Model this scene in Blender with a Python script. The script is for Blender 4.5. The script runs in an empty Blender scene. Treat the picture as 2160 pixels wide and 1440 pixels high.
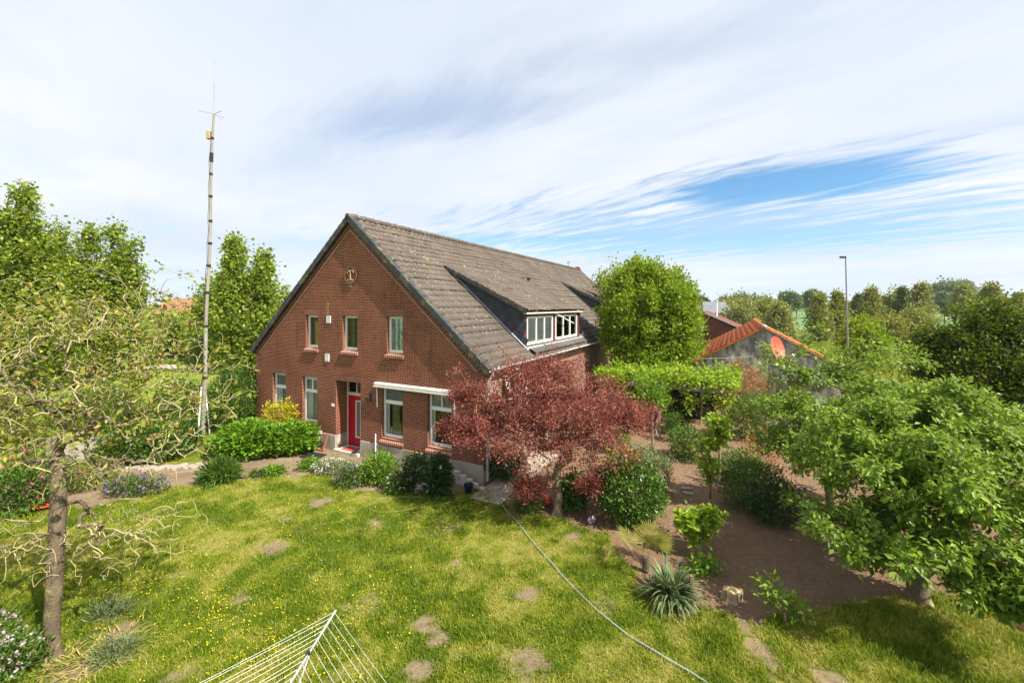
import bpy, math, random
import numpy as np
from math import radians, sin, cos, pi
from mathutils import Vector, Matrix

S = bpy.context.scene
COL = S.collection
random.seed(7)
RNG = np.random.default_rng(11)

# ---------------------------------------------------------------- camera, sky, sun, exposure
HCAM, FPX, CX, HY = 5.8, 889.0, 1080.0, 645.0
cam = bpy.data.cameras.new("camera"); camo = bpy.data.objects.new("camera", cam); COL.objects.link(camo)
camo.location = (0, 0, HCAM); camo.rotation_euler = (pi / 2, 0, 0)
cam.sensor_width = 36; cam.lens = 36 * FPX / 2160; cam.shift_y = -(720 - HY) / 2160
cam.clip_start = .1; cam.clip_end = 9000
S.camera = camo
SUN_AZ = math.atan2(.805, -.594); SUN_EL = radians(49)
SUN_STRENGTH, SKY_STRENGTH, CLOUD_STRENGTH, EXPOSURE = 5.0, .085, .54, .96
S.view_settings.view_transform = 'Standard'; S.view_settings.look = 'None'
S.view_settings.gamma = 1; S.view_settings.use_curve_mapping = False; S.view_settings.exposure = EXPOSURE
S.cycles.max_bounces = 6; S.cycles.diffuse_bounces = 3; S.cycles.transparent_max_bounces = 8
S.cycles.glossy_bounces = 2; S.cycles.transmission_bounces = 3; S.cycles.volume_bounces = 0


class NT:
    """small helper to wire shader nodes"""
    def __init__(self, tree):
        self.t = tree; tree.nodes.clear()

    def n(self, typ, ins=None, **kw):
        nd = self.t.nodes.new(typ)
        for k, v in kw.items(): setattr(nd, k, v)
        for k, v in (ins or {}).items():
            s = nd.inputs[k]
            if isinstance(v, bpy.types.NodeSocket): self.t.links.new(v, s)
            elif isinstance(v, (tuple, list)) and s.type == 'RGBA' and len(v) == 3: s.default_value = (*v, 1)
            else: s.default_value = v
        return nd

    def m(self, op, a, b=0.0, c=None, clamp=False):
        ins = {0: a, 1: b}
        if c is not None: ins[2] = c
        return self.n('ShaderNodeMath', ins, operation=op, use_clamp=clamp).outputs[0]

    def mix(self, f, a, b, typ='MIX'):
        nd = self.n('ShaderNodeMixRGB', {0: f, 1: a, 2: b}, blend_type=typ); return nd.outputs[0]

    def ss(self, x, lo, hi, a=0.0, b=1.0):
        nd = self.n('ShaderNodeMapRange', {'Value': x, 'From Min': lo, 'From Max': hi, 'To Min': a, 'To Max': b}, interpolation_type='SMOOTHSTEP')
        return nd.outputs[0]

    def noise(self, vec, scale, detail=3, rough=.5, dist=0.0):
        nd = self.n('ShaderNodeTexNoise', {'Scale': scale, 'Detail': detail, 'Roughness': rough, 'Distortion': dist})
        if vec is not None: self.t.links.new(vec, nd.inputs['Vector'])
        return nd.outputs['Fac']

    def mapping(self, vec, loc=(0, 0, 0), rot=0.0, sc=(1, 1, 1), typ='POINT'):
        return self.n('ShaderNodeMapping', {'Vector': vec, 'Location': loc, 'Rotation': (0, 0, rot), 'Scale': sc}, vector_type=typ).outputs[0]


W = bpy.data.worlds.new("World"); S.world = W; W.use_nodes = True
w = NT(W.node_tree)
sky = w.n('ShaderNodeTexSky', sky_type='NISHITA', sun_disc=False, sun_elevation=SUN_EL, sun_rotation=SUN_AZ, air_density=1.0, dust_density=0.0, ozone_density=1.6)
gen = w.n('ShaderNodeTexCoord').outputs['Generated']
sx = w.n('ShaderNodeSeparateXYZ', {0: gen})
dz = w.m('ADD', w.m('MAXIMUM', sx.outputs[2], 0.0), .035)
pl = w.n('ShaderNodeCombineXYZ', {0: w.m('DIVIDE', sx.outputs[0], dz), 1: w.m('DIVIDE', sx.outputs[1], dz), 2: 0.0}).outputs[0]   # point on a flat cloud deck
warp = w.n('ShaderNodeTexNoise', {'Vector': pl, 'Scale': .55, 'Detail': 4.0})
plw = w.n('ShaderNodeMixRGB', {0: .55, 1: pl, 2: w.n('ShaderNodeVectorMath', {0: warp.outputs['Color'], 1: (.5, .5, .5)}, operation='SUBTRACT').outputs[0]}, blend_type='ADD').outputs[0]
ROT = radians(-14)
strk = w.mapping(plw, (0, 0, 0), radians(-42), (2.0, .60, 1), 'TEXTURE')
n1 = w.noise(strk, .85, 6, .58)
n2 = w.noise(w.mapping(plw, (3.1, 7.7, 0), radians(-52), (1.3, .27, 1), 'TEXTURE'), 1.3, 6, .66)
n3 = w.noise(pl, .28, 4, .5)
cover = w.ss(n1, .30, .56, .80, 1.0)


def hole(cx, cy, rx, ry, rot, soft0, soft1, amt):
    q = w.mapping(pl, (cx, cy, 0), rot, (rx, ry, 1), 'TEXTURE')
    d = w.n('ShaderNodeVectorMath', {0: q}, operation='LENGTH').outputs['Value']
    d = w.m('ADD', d, w.m('MULTIPLY', w.m('SUBTRACT', n2, .5), amt))
    return w.ss(d, soft0, soft1, 1.0, 0.0)


h1 = hole(1.98, 3.0, 1.0, .62, radians(-25), .45, 1.12, 1.5)
h2 = hole(2.4, 4.9, 3.4, 1.9, ROT, .3, 1.25, 3.4)
h3 = hole(-.45, 2.05, .75, .30, ROT - .1, .1, 1.3, 1.6)
h4 = hole(.45, 1.55, .7, .16, ROT, .1, 1.3, 1.6)
h5 = hole(-.6, 5.2, 2.6, .55, ROT * .3, .2, 1.3, 2.0)
keep = w.m('SUBTRACT', 1.0, w.m('MULTIPLY', h1, .97))
for hh, k in ((h2, .66), (h3, .36), (h4, .18), (h5, .44)):
    keep = w.m('MULTIPLY', keep, w.m('SUBTRACT', 1.0, w.m('MULTIPLY', hh, k)))
cover = w.m('MULTIPLY', cover, keep)
ccol = w.mix(w.ss(n3, .35, .65), (.74, .82, .96), (.94, .96, .99))
ccol = w.mix(w.ss(sx.outputs[2], .0, .22, .55, 0.0), ccol, (.78, .88, 1.0))
bg1 = w.n('ShaderNodeBackground', {'Color': w.mix(1.0, sky.outputs[0], (.62, .92, 1.05), 'MULTIPLY'), 'Strength': SKY_STRENGTH})
bg2 = w.n('ShaderNodeBackground', {'Color': ccol, 'Strength': CLOUD_STRENGTH})
ms = w.n('ShaderNodeMixShader', {0: cover, 1: bg1.outputs[0], 2: bg2.outputs[0]})
w.n('ShaderNodeOutputWorld', {'Surface': ms.outputs[0]})

sun = bpy.data.lights.new("sun", 'SUN'); suno = bpy.data.objects.new("sun", sun); COL.objects.link(suno)
sun.energy = SUN_STRENGTH; sun.angle = radians(.55); sun.color = (1.0, .93, .82)
sd = Vector((sin(SUN_AZ) * cos(SUN_EL), cos(SUN_AZ) * cos(SUN_EL), sin(SUN_EL)))
suno.rotation_euler = sd.to_track_quat('Z', 'Y').to_euler(); suno.location = sd * 60


# ---------------------------------------------------------------- helpers
def G(px, py):
    """ground point seen at a photograph pixel"""
    y = HCAM * FPX / (py - HY); return Vector(((px - CX) / FPX * y, y, 0))


def P(px, py, y):
    """point at distance y seen at a photograph pixel"""
    return Vector(((px - CX) / FPX * y, y, HCAM - (py - HY) / FPX * y))


def tag(o, label=None, cat=None, group=None, kind=None):
    if label: o['label'] = label
    if cat: o['category'] = cat
    if group: o['group'] = group
    if kind: o['kind'] = kind
    return o


def empty(name, loc=(0, 0, 0), rz=0.0, **kw):
    o = bpy.data.objects.new(name, None); COL.objects.link(o); o.location = loc; o.rotation_euler = (0, 0, rz)
    o.empty_display_size = .2
    return tag(o, **kw)


def link(name, me, mat, parent=None, loc=None):
    o = bpy.data.objects.new(name, me); COL.objects.link(o)
    if mat is not None: me.materials.append(mat)
    if parent is not None: o.parent = parent
    if loc is not None: o.location = loc
    return o


def nmesh(name, V, Fq, mat, parent=None, loc=None, smooth=False, attr=None):
    """mesh from numpy arrays; Fq is (n,3) or (n,4)"""
    V = np.ascontiguousarray(V, dtype=np.float32); Fq = np.ascontiguousarray(Fq, dtype=np.int32)
    me = bpy.data.meshes.new(name); k = Fq.shape[1]
    me.vertices.add(len(V)); me.vertices.foreach_set('co', V.ravel())
    me.loops.add(Fq.size); me.loops.foreach_set('vertex_index', Fq.ravel())
    me.polygons.add(len(Fq)); me.polygons.foreach_set('loop_start', np.arange(0, Fq.size, k, dtype=np.int32))
    if smooth: me.polygons.foreach_set('use_smooth', np.ones(len(Fq), dtype=bool))
    me.update(calc_edges=True)
    if attr is not None:
        a = me.color_attributes.new('tint', 'FLOAT_COLOR', 'POINT')
        c = np.ones((len(V), 4), dtype=np.float32); c[:, :attr.shape[1]] = attr
        a.data.foreach_set('color', c.ravel())
    return link(name, me, mat, parent, loc)


class MB:
    """collects boxes, prisms and tubes that become ONE mesh object"""
    def __init__(self): self.v = []; self.f = []

    def add(self, vs, fs):
        b = len(self.v); self.v += [tuple(v) for v in vs]; self.f += [tuple(i + b for i in f) for f in fs]; return self

    def box(self, x0, x1, y0, y1, z0, z1, M=None):
        vs = [Vector((x, y, z)) for z in (z0, z1) for x, y in ((x0, y0), (x1, y0), (x1, y1), (x0, y1))]
        if M is not None: vs = [M @ v for v in vs]
        return self.add(vs, [(3, 2, 1, 0), (4, 5, 6, 7), (0, 1, 5, 4), (1, 2, 6, 5), (2, 3, 7, 6), (3, 0, 4, 7)])

    def bar(self, a, b, wx, wz, up=(0, 0, 1)):
        a, b = Vector(a), Vector(b); d = (b - a); L = d.length; d.normalize()
        s = d.cross(Vector(up)); s = s.normalized() if s.length > 1e-4 else Vector((1, 0, 0)); t = s.cross(d)
        M = Matrix((s, d, t)).transposed().to_4x4(); M.translation = a
        return self.box(-wx / 2, wx / 2, 0, L, -wz / 2, wz / 2, M)

    def tube(self, pts, r, n=6, cap=True):
        pts = [Vector(p) for p in pts]; rs = r if isinstance(r, (list, tuple)) else [r] * len(pts)
        vs = []; up = None
        for i, p in enumerate(pts):
            d = (pts[min(i + 1, len(pts) - 1)] - pts[max(i - 1, 0)]).normalized()
            if up is None: up = Vector((0, 0, 1)) if abs(d.z) < .9 else Vector((1, 0, 0))
            s = d.cross(up).normalized(); up = s.cross(d).normalized()
            vs += [p + (s * cos(2 * pi * k / n) + up * sin(2 * pi * k / n)) * rs[i] for k in range(n)]
        fs = [(i * n + k, i * n + (k + 1) % n, (i + 1) * n + (k + 1) % n, (i + 1) * n + k) for i in range(len(pts) - 1) for k in range(n)]
        if cap: fs += [tuple(range(n))[::-1], tuple((len(pts) - 1) * n + k for k in range(n))]
        return self.add(vs, fs)

    def lathe(self, prof, n=20, M=None):
        vs = []
        for r, z in prof: vs += [Vector((r * cos(2 * pi * k / n), r * sin(2 * pi * k / n), z)) for k in range(n)]
        if M is not None: vs = [M @ v for v in vs]
        fs = [(i * n + k, i * n + (k + 1) % n, (i + 1) * n + (k + 1) % n, (i + 1) * n + k) for i in range(len(prof) - 1) for k in range(n)]
        return self.add(vs, fs)

    def prism(self, poly, y0, y1):
        n = len(poly); vs = [(x, y0, z) for x, z in poly] + [(x, y1, z) for x, z in poly]
        return self.add(vs, [tuple(range(n)), tuple(range(2 * n - 1, n - 1, -1))] + [(i, i + n, (i + 1) % n + n, (i + 1) % n) for i in range(n)])

    def build(self, name, mat, parent=None, loc=None, smooth=False, bevel=0):
        me = bpy.data.meshes.new(name); me.from_pydata(self.v, [], self.f); me.update()
        if smooth: me.polygons.foreach_set('use_smooth', [True] * len(me.polygons)); me.set_sharp_from_angle(angle=radians(55))
        o = link(name, me, mat, parent, loc)
        if bevel:
            b = o.modifiers.new('bevel', 'BEVEL'); b.width = bevel; b.segments = 1; b.limit_method = 'ANGLE'
        return o


def _h(ix, iy, s):
    n = (ix.astype(np.int64) * 374761393 + iy.astype(np.int64) * 668265263 + s * 974634777) & 0x7fffffff
    n = ((n ^ (n >> 13)) * 1274126177) & 0x7fffffff
    return ((n ^ (n >> 16)) & 0xffff) / 65535.0


def vnoise(x, y, s=0):
    ix, iy = np.floor(x), np.floor(y); fx, fy = x - ix, y - iy
    fx = fx * fx * (3 - 2 * fx); fy = fy * fy * (3 - 2 * fy)
    a, b, c, d = _h(ix, iy, s), _h(ix + 1, iy, s), _h(ix, iy + 1, s), _h(ix + 1, iy + 1, s)
    return (a * (1 - fx) + b * fx) * (1 - fy) + (c * (1 - fx) + d * fx) * fy


def fbm(x, y, o=4, s=0):
    t, a, n = 0, .5, 0
    for i in range(o): t = t + a * vnoise(x * 2 ** i, y * 2 ** i, s + i); n += a; a *= .55
    return t / n


def inpoly(x, y, poly):
    c = np.zeros(x.shape, bool); n = len(poly); j = n - 1
    for i in range(n):
        xi, yi = poly[i][:2]; xj, yj = poly[j][:2]
        k = ((yi > y) != (yj > y)) & (x < (xj - xi) * (y - yi) / ((yj - yi) or 1e-9) + xi)
        c ^= k; j = i
    return c


# ---------------------------------------------------------------- materials
MATS = {}


def pbr(name, c1, c2=None, scale=6.0, rough=.7, bump=0.0, bscale=40.0, metal=0.0, spec=.3, c3=None, s3=1.2):
    m = bpy.data.materials.new(name); m.use_nodes = True; t = NT(m.node_tree)
    co = t.n('ShaderNodeTexCoord').outputs['Object']
    col = t.mix(t.ss(t.noise(co, scale, 5, .6), .32, .68), c1, c2 or tuple(x * .8 for x in c1))
    if c3: col = t.mix(t.ss(t.noise(co, s3, 5, .65), .5, .68), col, c3)
    b = t.n('ShaderNodeBsdfPrincipled', {'Base Color': col, 'Roughness': rough, 'Metallic': metal, 'Specular IOR Level': spec})
    if bump:
        bp = t.n('ShaderNodeBump', {'Strength': bump, 'Distance': .02, 'Height': t.noise(co, bscale, 4, .6)}); t.t.links.new(bp.outputs[0], b.inputs['Normal'])
    t.n('ShaderNodeOutputMaterial', {'Surface': b.outputs[0]}); MATS[name] = m
    return m


LEAF_GAIN = (1.42, 1.36, 1.10)


def leafmat(name, cols, trans=.35, rough=.5, patch=None, spec=.25):
    """leaves: colour drawn per leaf from cols, with a translucent back"""
    if 'leaf' in name: cols = [tuple(a * g for a, g in zip(c, LEAF_GAIN)) for c in cols]
    m = bpy.data.materials.new(name); m.use_nodes = True; t = NT(m.node_tree)
    r = t.n('ShaderNodeNewGeometry').outputs['Random Per Island']
    cr = t.n('ShaderNodeValToRGB', {0: r}); e = cr.color_ramp.elements
    for i, c in enumerate(cols):
        x = (i + .0) / max(1, len(cols) - 1)
        el = e[i] if i < 2 else e.new(x)
        el.position = x; el.color = (*c, 1)
    col = cr.outputs[0]
    co = t.n('ShaderNodeTexCoord').outputs['Object']
    hv = t.ss(t.noise(co, 1.9, 3, .6), .3, .7, .62, 1.22)
    col = t.mix(1.0, col, t.n('ShaderNodeCombineColor', {0: hv, 1: hv, 2: hv}).outputs[0], 'MULTIPLY')
    if patch:
        co = t.n('ShaderNodeTexCoord').outputs['Object']
        col = t.mix(t.ss(t.noise(co, patch[1], 3), .45, .65, 0, patch[2]), col, patch[0])
    b = t.n('ShaderNodeBsdfPrincipled', {'Base Color': col, 'Roughness': rough, 'Specular IOR Level': spec})
    tl = t.n('ShaderNodeBsdfTranslucent', {'Color': t.mix(.5, col, (min(1, cols[-1][0] * 1.5), min(1, cols[-1][1] * 1.5), cols[-1][2] * .8))})
    ms = t.n('ShaderNodeMixShader', {0: trans, 1: b.outputs[0], 2: tl.outputs[0]})
    t.n('ShaderNodeOutputMaterial', {'Surface': ms.outputs[0]})
    return m


def brickmat(name, c1, c2, mortar, bw=.22, rh=.060, ms=.0095, vertical=False, stain=None, mode='xy'):
    m = bpy.data.materials.new(name); m.use_nodes = True; t = NT(m.node_tree)
    co = t.n('ShaderNodeTexCoord').outputs['Object']; s = t.n('ShaderNodeSeparateXYZ', {0: co})
    h = t.m('ADD', s.outputs[0], s.outputs[1])
    v = t.n('ShaderNodeCombineXYZ', {0: s.outputs[2] if vertical else h, 1: h if vertical else s.outputs[2], 2: 0.0}).outputs[0]
    br = t.n('ShaderNodeTexBrick', {'Vector': v, 'Color1': c1, 'Color2': c2, 'Mortar': mortar, 'Scale': 1.0, 'Mortar Size': ms, 'Mortar Smooth': .25, 'Bias': -.1, 'Brick Width': bw, 'Row Height': rh})
    big = t.noise(v, .55, 5, .6); fine = t.noise(v, 14, 4, .65)
    col = t.mix(t.ss(big, .35, .7, 0, .7), br.outputs['Color'], (.66, .60, .56), 'MULTIPLY')
    col = t.mix(t.ss(fine, .3, .7, 0, .6), col, (.55, .48, .46), 'MULTIPLY')
    col = t.mix(t.ss(t.noise(t.mapping(v, sc=(3.2, .35, 1)), 1.0, 5, .6), .52, .74, 0, .5), col, (.5, .44, .42), 'MULTIPLY')
    col = t.mix(t.ss(t.noise(v, 1.7, 6, .7), .60, .78, 0, .35), col, (.42, .30, .24))
    if stain: col = t.mix(t.ss(s.outputs[2], stain[0], stain[1], .55, 0.0), col, stain[2])
    bh = t.m('SUBTRACT', 1.0, br.outputs['Fac'])
    bp = t.n('ShaderNodeBump', {'Strength': .55, 'Distance': .008, 'Height': t.m('ADD', bh, t.m('MULTIPLY', fine, .5))})
    b = t.n('ShaderNodeBsdfPrincipled', {'Base Color': col, 'Roughness': .82, 'Specular IOR Level': .2, 'Normal': bp.outputs[0]})
    t.n('ShaderNodeOutputMaterial', {'Surface': b.outputs[0]})
    return m


def glassmat(name, tint=(.9, .95, .95), dark=.25):
    """window pane: mirror-like by the angle of view, otherwise see-through with a slight tint"""
    m = bpy.data.materials.new(name); m.use_nodes = True; t = NT(m.node_tree)
    fr = t.n('ShaderNodeFresnel', {'IOR': 1.55})
    co = t.n('ShaderNodeTexCoord').outputs['Object']
    bp = t.n('ShaderNodeBump', {'Strength': .06, 'Distance': .02, 'Height': t.noise(co, 2.2, 1)})
    gl = t.n('ShaderNodeBsdfGlossy', {'Color': (1, 1, 1), 'Roughness': .015, 'Normal': bp.outputs[0]})
    tr = t.n('ShaderNodeBsdfTransparent', {'Color': tint})
    ms = t.n('ShaderNodeMixShader', {0: t.m('ADD', t.m('MULTIPLY', fr.outputs[0], 1.15), .03, clamp=True), 1: tr.outputs[0], 2: gl.outputs[0]})
    t.n('ShaderNodeOutputMaterial', {'Surface': ms.outputs[0]})
    return m


def tilemat(name, c1, c2, dots=True, moss=None, dotc=(.40, .375, .33)):
    m = bpy.data.materials.new(name); m.use_nodes = True; t = NT(m.node_tree)
    co = t.n('ShaderNodeTexCoord').outputs['Object']
    col = t.mix(t.ss(t.noise(co, .7, 5, .6), .35, .65), c1, c2)
    cell = t.n('ShaderNodeTexVoronoi', {'Vector': t.mapping(co, sc=(1, 3.3, 1)), 'Scale': 1.1}).outputs['Color']
    cv_ = t.n('ShaderNodeSeparateColor', {0: cell}).outputs[0]
    col = t.mix(t.m('MULTIPLY', cv_, .35), col, tuple(x * .55 for x in c2))
    col = t.mix(t.ss(t.noise(co, 11, 4, .7), .4, .75, 0, .5), col, tuple(x * .55 for x in c1))
    if dots:
        vo = t.n('ShaderNodeTexVoronoi', {'Vector': co, 'Scale': 7.5, 'Randomness': 1.0}, feature='F1')
        sel = t.m('GREATER_THAN', t.n('ShaderNodeSeparateColor', {0: vo.outputs['Color']}).outputs[0], .35)
        msk = t.m('MULTIPLY', t.m('MULTIPLY', t.ss(vo.outputs['Distance'], .17, .26, 1, 0), sel), t.ss(t.noise(co, .38, 3), .40, .56))
        col = t.mix(t.m('MULTIPLY', msk, .65), col, dotc)
        vy = t.n('ShaderNodeTexVoronoi', {'Vector': co, 'Scale': 1.5}, feature='F1')
        sy = t.m('GREATER_THAN', t.n('ShaderNodeSeparateColor', {0: vy.outputs['Color']}).outputs[1], .78)
        my = t.m('MULTIPLY', t.m('MULTIPLY', t.ss(t.m('ADD', vy.outputs['Distance'], t.m('MULTIPLY', t.noise(co, 14, 3), .2)), .20, .28, 1, 0), sy), .5)
        col = t.mix(my, col, (.36, .25, .05))
    if moss: col = t.mix(t.ss(t.noise(co, 1.3, 6, .7), .52, .7, 0, .8), col, moss)
    bp = t.n('ShaderNodeBump', {'Strength': .4, 'Distance': .01, 'Height': t.noise(co, 30, 4, .7)})
    b = t.n('ShaderNodeBsdfPrincipled', {'Base Color': col, 'Roughness': .72, 'Specular IOR Level': .3, 'Normal': bp.outputs[0]})
    t.n('ShaderNodeOutputMaterial', {'Surface': b.outputs[0]})
    return m


BRICK = brickmat('red brick', (.220, .058, .029), (.086, .023, .015), (.50, .27, .17), rh=.060, ms=.0105)
BRICKV = brickmat('soldier course brick', (.25, .085, .05), (.15, .05, .03), (.46, .28, .20), vertical=True)
BRICKLIT = brickmat('sun-toned side brick', (.27, .12, .08), (.17, .07, .05), (.60, .46, .36), rh=.060, ms=.0105)  # same brick as the gable, sunlight on this side painted in as lighter colour
BRICKO = brickmat('old barn brick', (.22, .075, .045), (.13, .045, .03), (.30, .17, .12), rh=.075)
SILLB = brickmat('sill brick', (.40, .17, .11), (.30, .12, .08), (.55, .45, .38), bw=.10, rh=3.0, ms=.012)
PLINTH = pbr('cement plinth', (.42, .38, .33), (.31, .27, .22), 2.2, .85, .3, 30, c3=(.24, .23, .12), s3=1.1)
WHITE = pbr('white window paint', (.80, .80, .77), (.72, .73, .72), 5, .4)
CREAM = pbr('cream paint', (.62, .60, .50), (.55, .52, .43), 5, .45)
REDP = pbr('red door paint', (.42, .012, .018), (.36, .01, .015), 3, .35)
DARK = pbr('dark plastic', (.03, .03, .032), (.02, .02, .02), 8, .5)
SLATE = pbr('slate', (.055, .062, .075), (.030, .034, .042), 3.5, .5, .25, 40)
VERGE = pbr('verge tile', (.060, .062, .062), (.040, .042, .044), 2.5, .55, .25, 30, c3=(.16, .14, .06), s3=3)
ROOF = tilemat('concrete roof tile', (.135, .106, .083), (.092, .075, .062))
ROOFG = tilemat('grey apron tile', (.12, .108, .098), (.09, .082, .075), dots=False)
REDWOOD = pbr('red brown timber', (.16, .035, .025), (.11, .025, .02), 5, .5)
ZINC = pbr('zinc', (.50, .52, .54), (.40, .42, .44), 4, .45, metal=.05)
LEAD = pbr('lead flashing', (.42, .44, .47), (.30, .32, .35), 5, .5)
GLASS = glassmat('window glass')
CURTAIN = pbr('net curtain', (.82, .82, .78), (.66, .66, .63), 14, .9)
GREENCURT = pbr('pale green curtain', (.50, .62, .57), (.36, .46, .42), 9, .9)
TANCURT = pbr('tan curtain', (.58, .47, .28), (.34, .26, .14), 12, .9)
YELCURT = pbr('mustard blind', (.66, .46, .14), (.52, .34, .10), 6, .9)
FOIL = pbr('silver foil', (.80, .85, .86), (.35, .42, .40), 7, .22, .9, 5, metal=.7)
GREYCL = pbr('grey blind', (.33, .33, .30), (.25, .25, .23), 12, .9)
GOLD = pbr('gilded letter', (.48, .38, .20), (.36, .27, .13), 9, .5)
STONE = pbr('old stone', (.38, .33, .26), (.25, .2, .16), 14, .85, .4, 50)
MORTAR = pbr('mortar', (.38, .24, .17), (.28, .17, .12), 12, .9)
BARK = pbr('grey bark', (.24, .185, .125), (.12, .092, .066), 9, .9, .8, 28, c3=(.22, .22, .10), s3=5)
BARKL = pbr('pale lichen bark', (.30, .235, .15), (.17, .13, .085), 7, .9, .9, 30, c3=(.36, .33, .11), s3=4)
BARKS = pbr('grey brown sparse tree bark', (.17, .128, .082), (.085, .064, .045), 6, .9, 1.0, 26, c3=(.34, .31, .13), s3=3)
TWIG = pbr('pale twig bark', (.42, .36, .20), (.30, .25, .15), 7, .9, c3=(.44, .40, .14), s3=6)
BARKT = pbr('tan bark', (.34, .25, .16), (.20, .14, .09), 8, .9, .5, 40)
BARKD = pbr('dark bark', (.10, .075, .055), (.06, .045, .035), 8, .9, .6, 30)
WOOD = pbr('weathered wood', (.33, .27, .20), (.20, .16, .12), 9, .85, .4, 40)
WOODD = pbr('brown post wood', (.22, .14, .085), (.14, .09, .055), 8, .85, .4, 40)
STEEL = pbr('galvanised steel', (.46, .47, .47), (.34, .35, .35), 3, .5, metal=.1)
MASTP = pbr('weathered mast pipe', (.33, .30, .25), (.24, .215, .18), 2.0, .6, c3=(.42, .41, .39), s3=.5)
ORTILE = tilemat('orange clay tile', (.62, .17, .048), (.50, .12, .034), dots=False)
# ---------------------------------------------------------------- ground
def GP(l): return [tuple(G(*p))[:2] for p in l]


LAWN = GP([(-700, 1100), (0, 1085), (200, 1070), (300, 1040), (440, 1018), (600, 1004), (690, 997), (722, 1030), (800, 1036), (900, 1044), (980, 1040), (1030, 1034), (1060, 1058), (1090, 1082), (1180, 1090), (1240, 1117), (1310, 1152), (1340, 1200), (1370, 1255), (1480, 1290), (1560, 1312), (1620, 1332), (1730, 1285), (1900, 1255), (2300, 1235), (2900, 1300), (3000, 2600), (-1200, 2600)])
SOIL = GP([(980, 1040), (1030, 1034), (1060, 1058), (1090, 1082), (1180, 1090), (1240, 1117), (1310, 1152), (1340, 1200), (1370, 1255), (1480, 1290), (1560, 1312), (1620, 1332), (1730, 1285), (1900, 1255), (2300, 1235), (2500, 1000), (2000, 930), (1640, 880), (1540, 852), (1250, 850), (1080, 960)])
PATH = GP([(-500, 1095), (0, 1085), (200, 1070), (300, 1040), (440, 1018), (600, 1004), (690, 997), (722, 1030), (800, 1036), (900, 1044), (980, 1040), (1030, 1034), (1060, 1055), (1180, 1000), (1100, 960), (1019, 1018), (760, 955), (640, 925), (430, 975), (230, 985), (0, 1010), (-500, 1020)])
SPOTS = [(677, 1058, 24, 13), (795, 1100, 20, 10), (575, 1152, 32, 15), (1112, 1252, 24, 13), (1118, 1400, 44, 44), (885, 1322, 34, 22), (920, 1345, 22, 16), (890, 1418, 36, 26), (385, 1425, 45, 18), (262, 1330, 44, 30), (150, 1420, 60, 28), (725, 1280, 12, 9), (605, 1095, 12, 6), (1600, 1370, 24, 70), (1755, 1432, 30, 16), (1440, 1285, 40, 25), (510, 1268, 18, 9), (1215, 1132, 16, 8), (960, 1190, 14, 7)]


def zones(x, y):
    """0..1 share of bare soil, of sandy path, and how dry the grass is"""
    jx = (fbm(x * 1.4, y * 1.4, 3, 21) - .5) * .9; jy = (fbm(x * 1.4, y * 1.4, 3, 41) - .5) * .9
    xx, yy = x + jx, y + jy
    lawn = inpoly(xx, yy, LAWN); soil = inpoly(xx, yy, SOIL) & ~lawn; path = inpoly(xx, yy, PATH) & ~lawn & ~soil
    bare = np.zeros(x.shape)
    for px, py, rx, ry in SPOTS:
        c = G(px, py); e = G(px + rx, py); f = G(px, py + ry); a = abs(e.x - c.x); b = abs(f.y - c.y)
        d = np.hypot((x - c.x) / a, (y - c.y) / b) + (fbm(x * 5, y * 5, 4, 61) - .5) * 2.4
        bare = np.maximum(bare, np.clip(1.75 - 1.4 * d, 0, .97))
    thin = np.clip((fbm(x * 1.1 + 9, y * 1.1, 4, 5) - .68) * 5, 0, .4) * lawn
    s = np.where(soil, 1.0, np.maximum(bare, thin)); p = path.astype(float)
    return lawn, s, p


def dryness(x, y):
    d = fbm(x * .6, y * .6, 4, 3) * .42 + fbm(x * 3.1 + 5, y * 3.1, 4, 13) * .58
    return np.clip((d - .37) * 3.7, 0, 1)


GRASS_C = np.array([[.118, .195, .009], [.250, .310, .016], [.410, .390, .090]])


def grasscol(d):
    d = np.clip(d, 0, 1)[:, None]
    return np.where(d < .55, GRASS_C[0] + (GRASS_C[1] - GRASS_C[0]) * d / .55, GRASS_C[1] + (GRASS_C[2] - GRASS_C[1]) * (d - .55) / .45)


def axis(a, b, st, lo, hi):
    c = np.arange(a, b + st / 2, st); l = [a]; s = st
    while l[-1] > lo: s *= 1.28; l.append(l[-1] - s)
    r = [b]; s = st
    while r[-1] < hi: s *= 1.28; r.append(r[-1] + s)
    return np.concatenate([np.array(l[:0:-1]), c, np.array(r[1:])])


gx = axis(-21, 24, .14, -5000, 5000); gy = axis(2.5, 30, .14, -400, 7000)
X, Y = np.meshgrid(gx, gy); xf, yf = X.ravel(), Y.ravel()
lawn_, s_, p_ = zones(xf, yf)
gc = grasscol(dryness(xf, yf)) * .8
nz = fbm(xf * 2.2, yf * 2.2, 4, 77)[:, None]
soilc = np.array([.315, .205, .128]) * (1 - nz) + np.array([.215, .138, .085]) * nz
sandc = np.array([.42, .315, .205]) * (1 - nz * .5)
spot = np.array([.42, .315, .20]) * (1 - nz * .4)
gc = gc * (1 - s_[:, None]) + np.where(lawn_[:, None], spot, soilc) * s_[:, None]
gc = gc * (1 - p_[:, None]) + sandc * p_[:, None]
far = np.clip((np.hypot(xf, yf) - 24) / 20, 0, 1)[:, None]
meadow = np.array([.105, .145, .022]) * (.75 + .5 * fbm(xf * .12, yf * .12, 4, 9)[:, None])
out = ~(lawn_ | (s_ > .5) | (p_ > .5))
gc = np.where(out[:, None], gc * (1 - far) + meadow * far, gc)
zz = (fbm(xf * 1.7, yf * 1.7, 3, 31) - .5) * .05 * (np.hypot(xf, yf) < 60)
ny, nx = X.shape; idx = np.arange(nx * ny).reshape(ny, nx)
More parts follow.
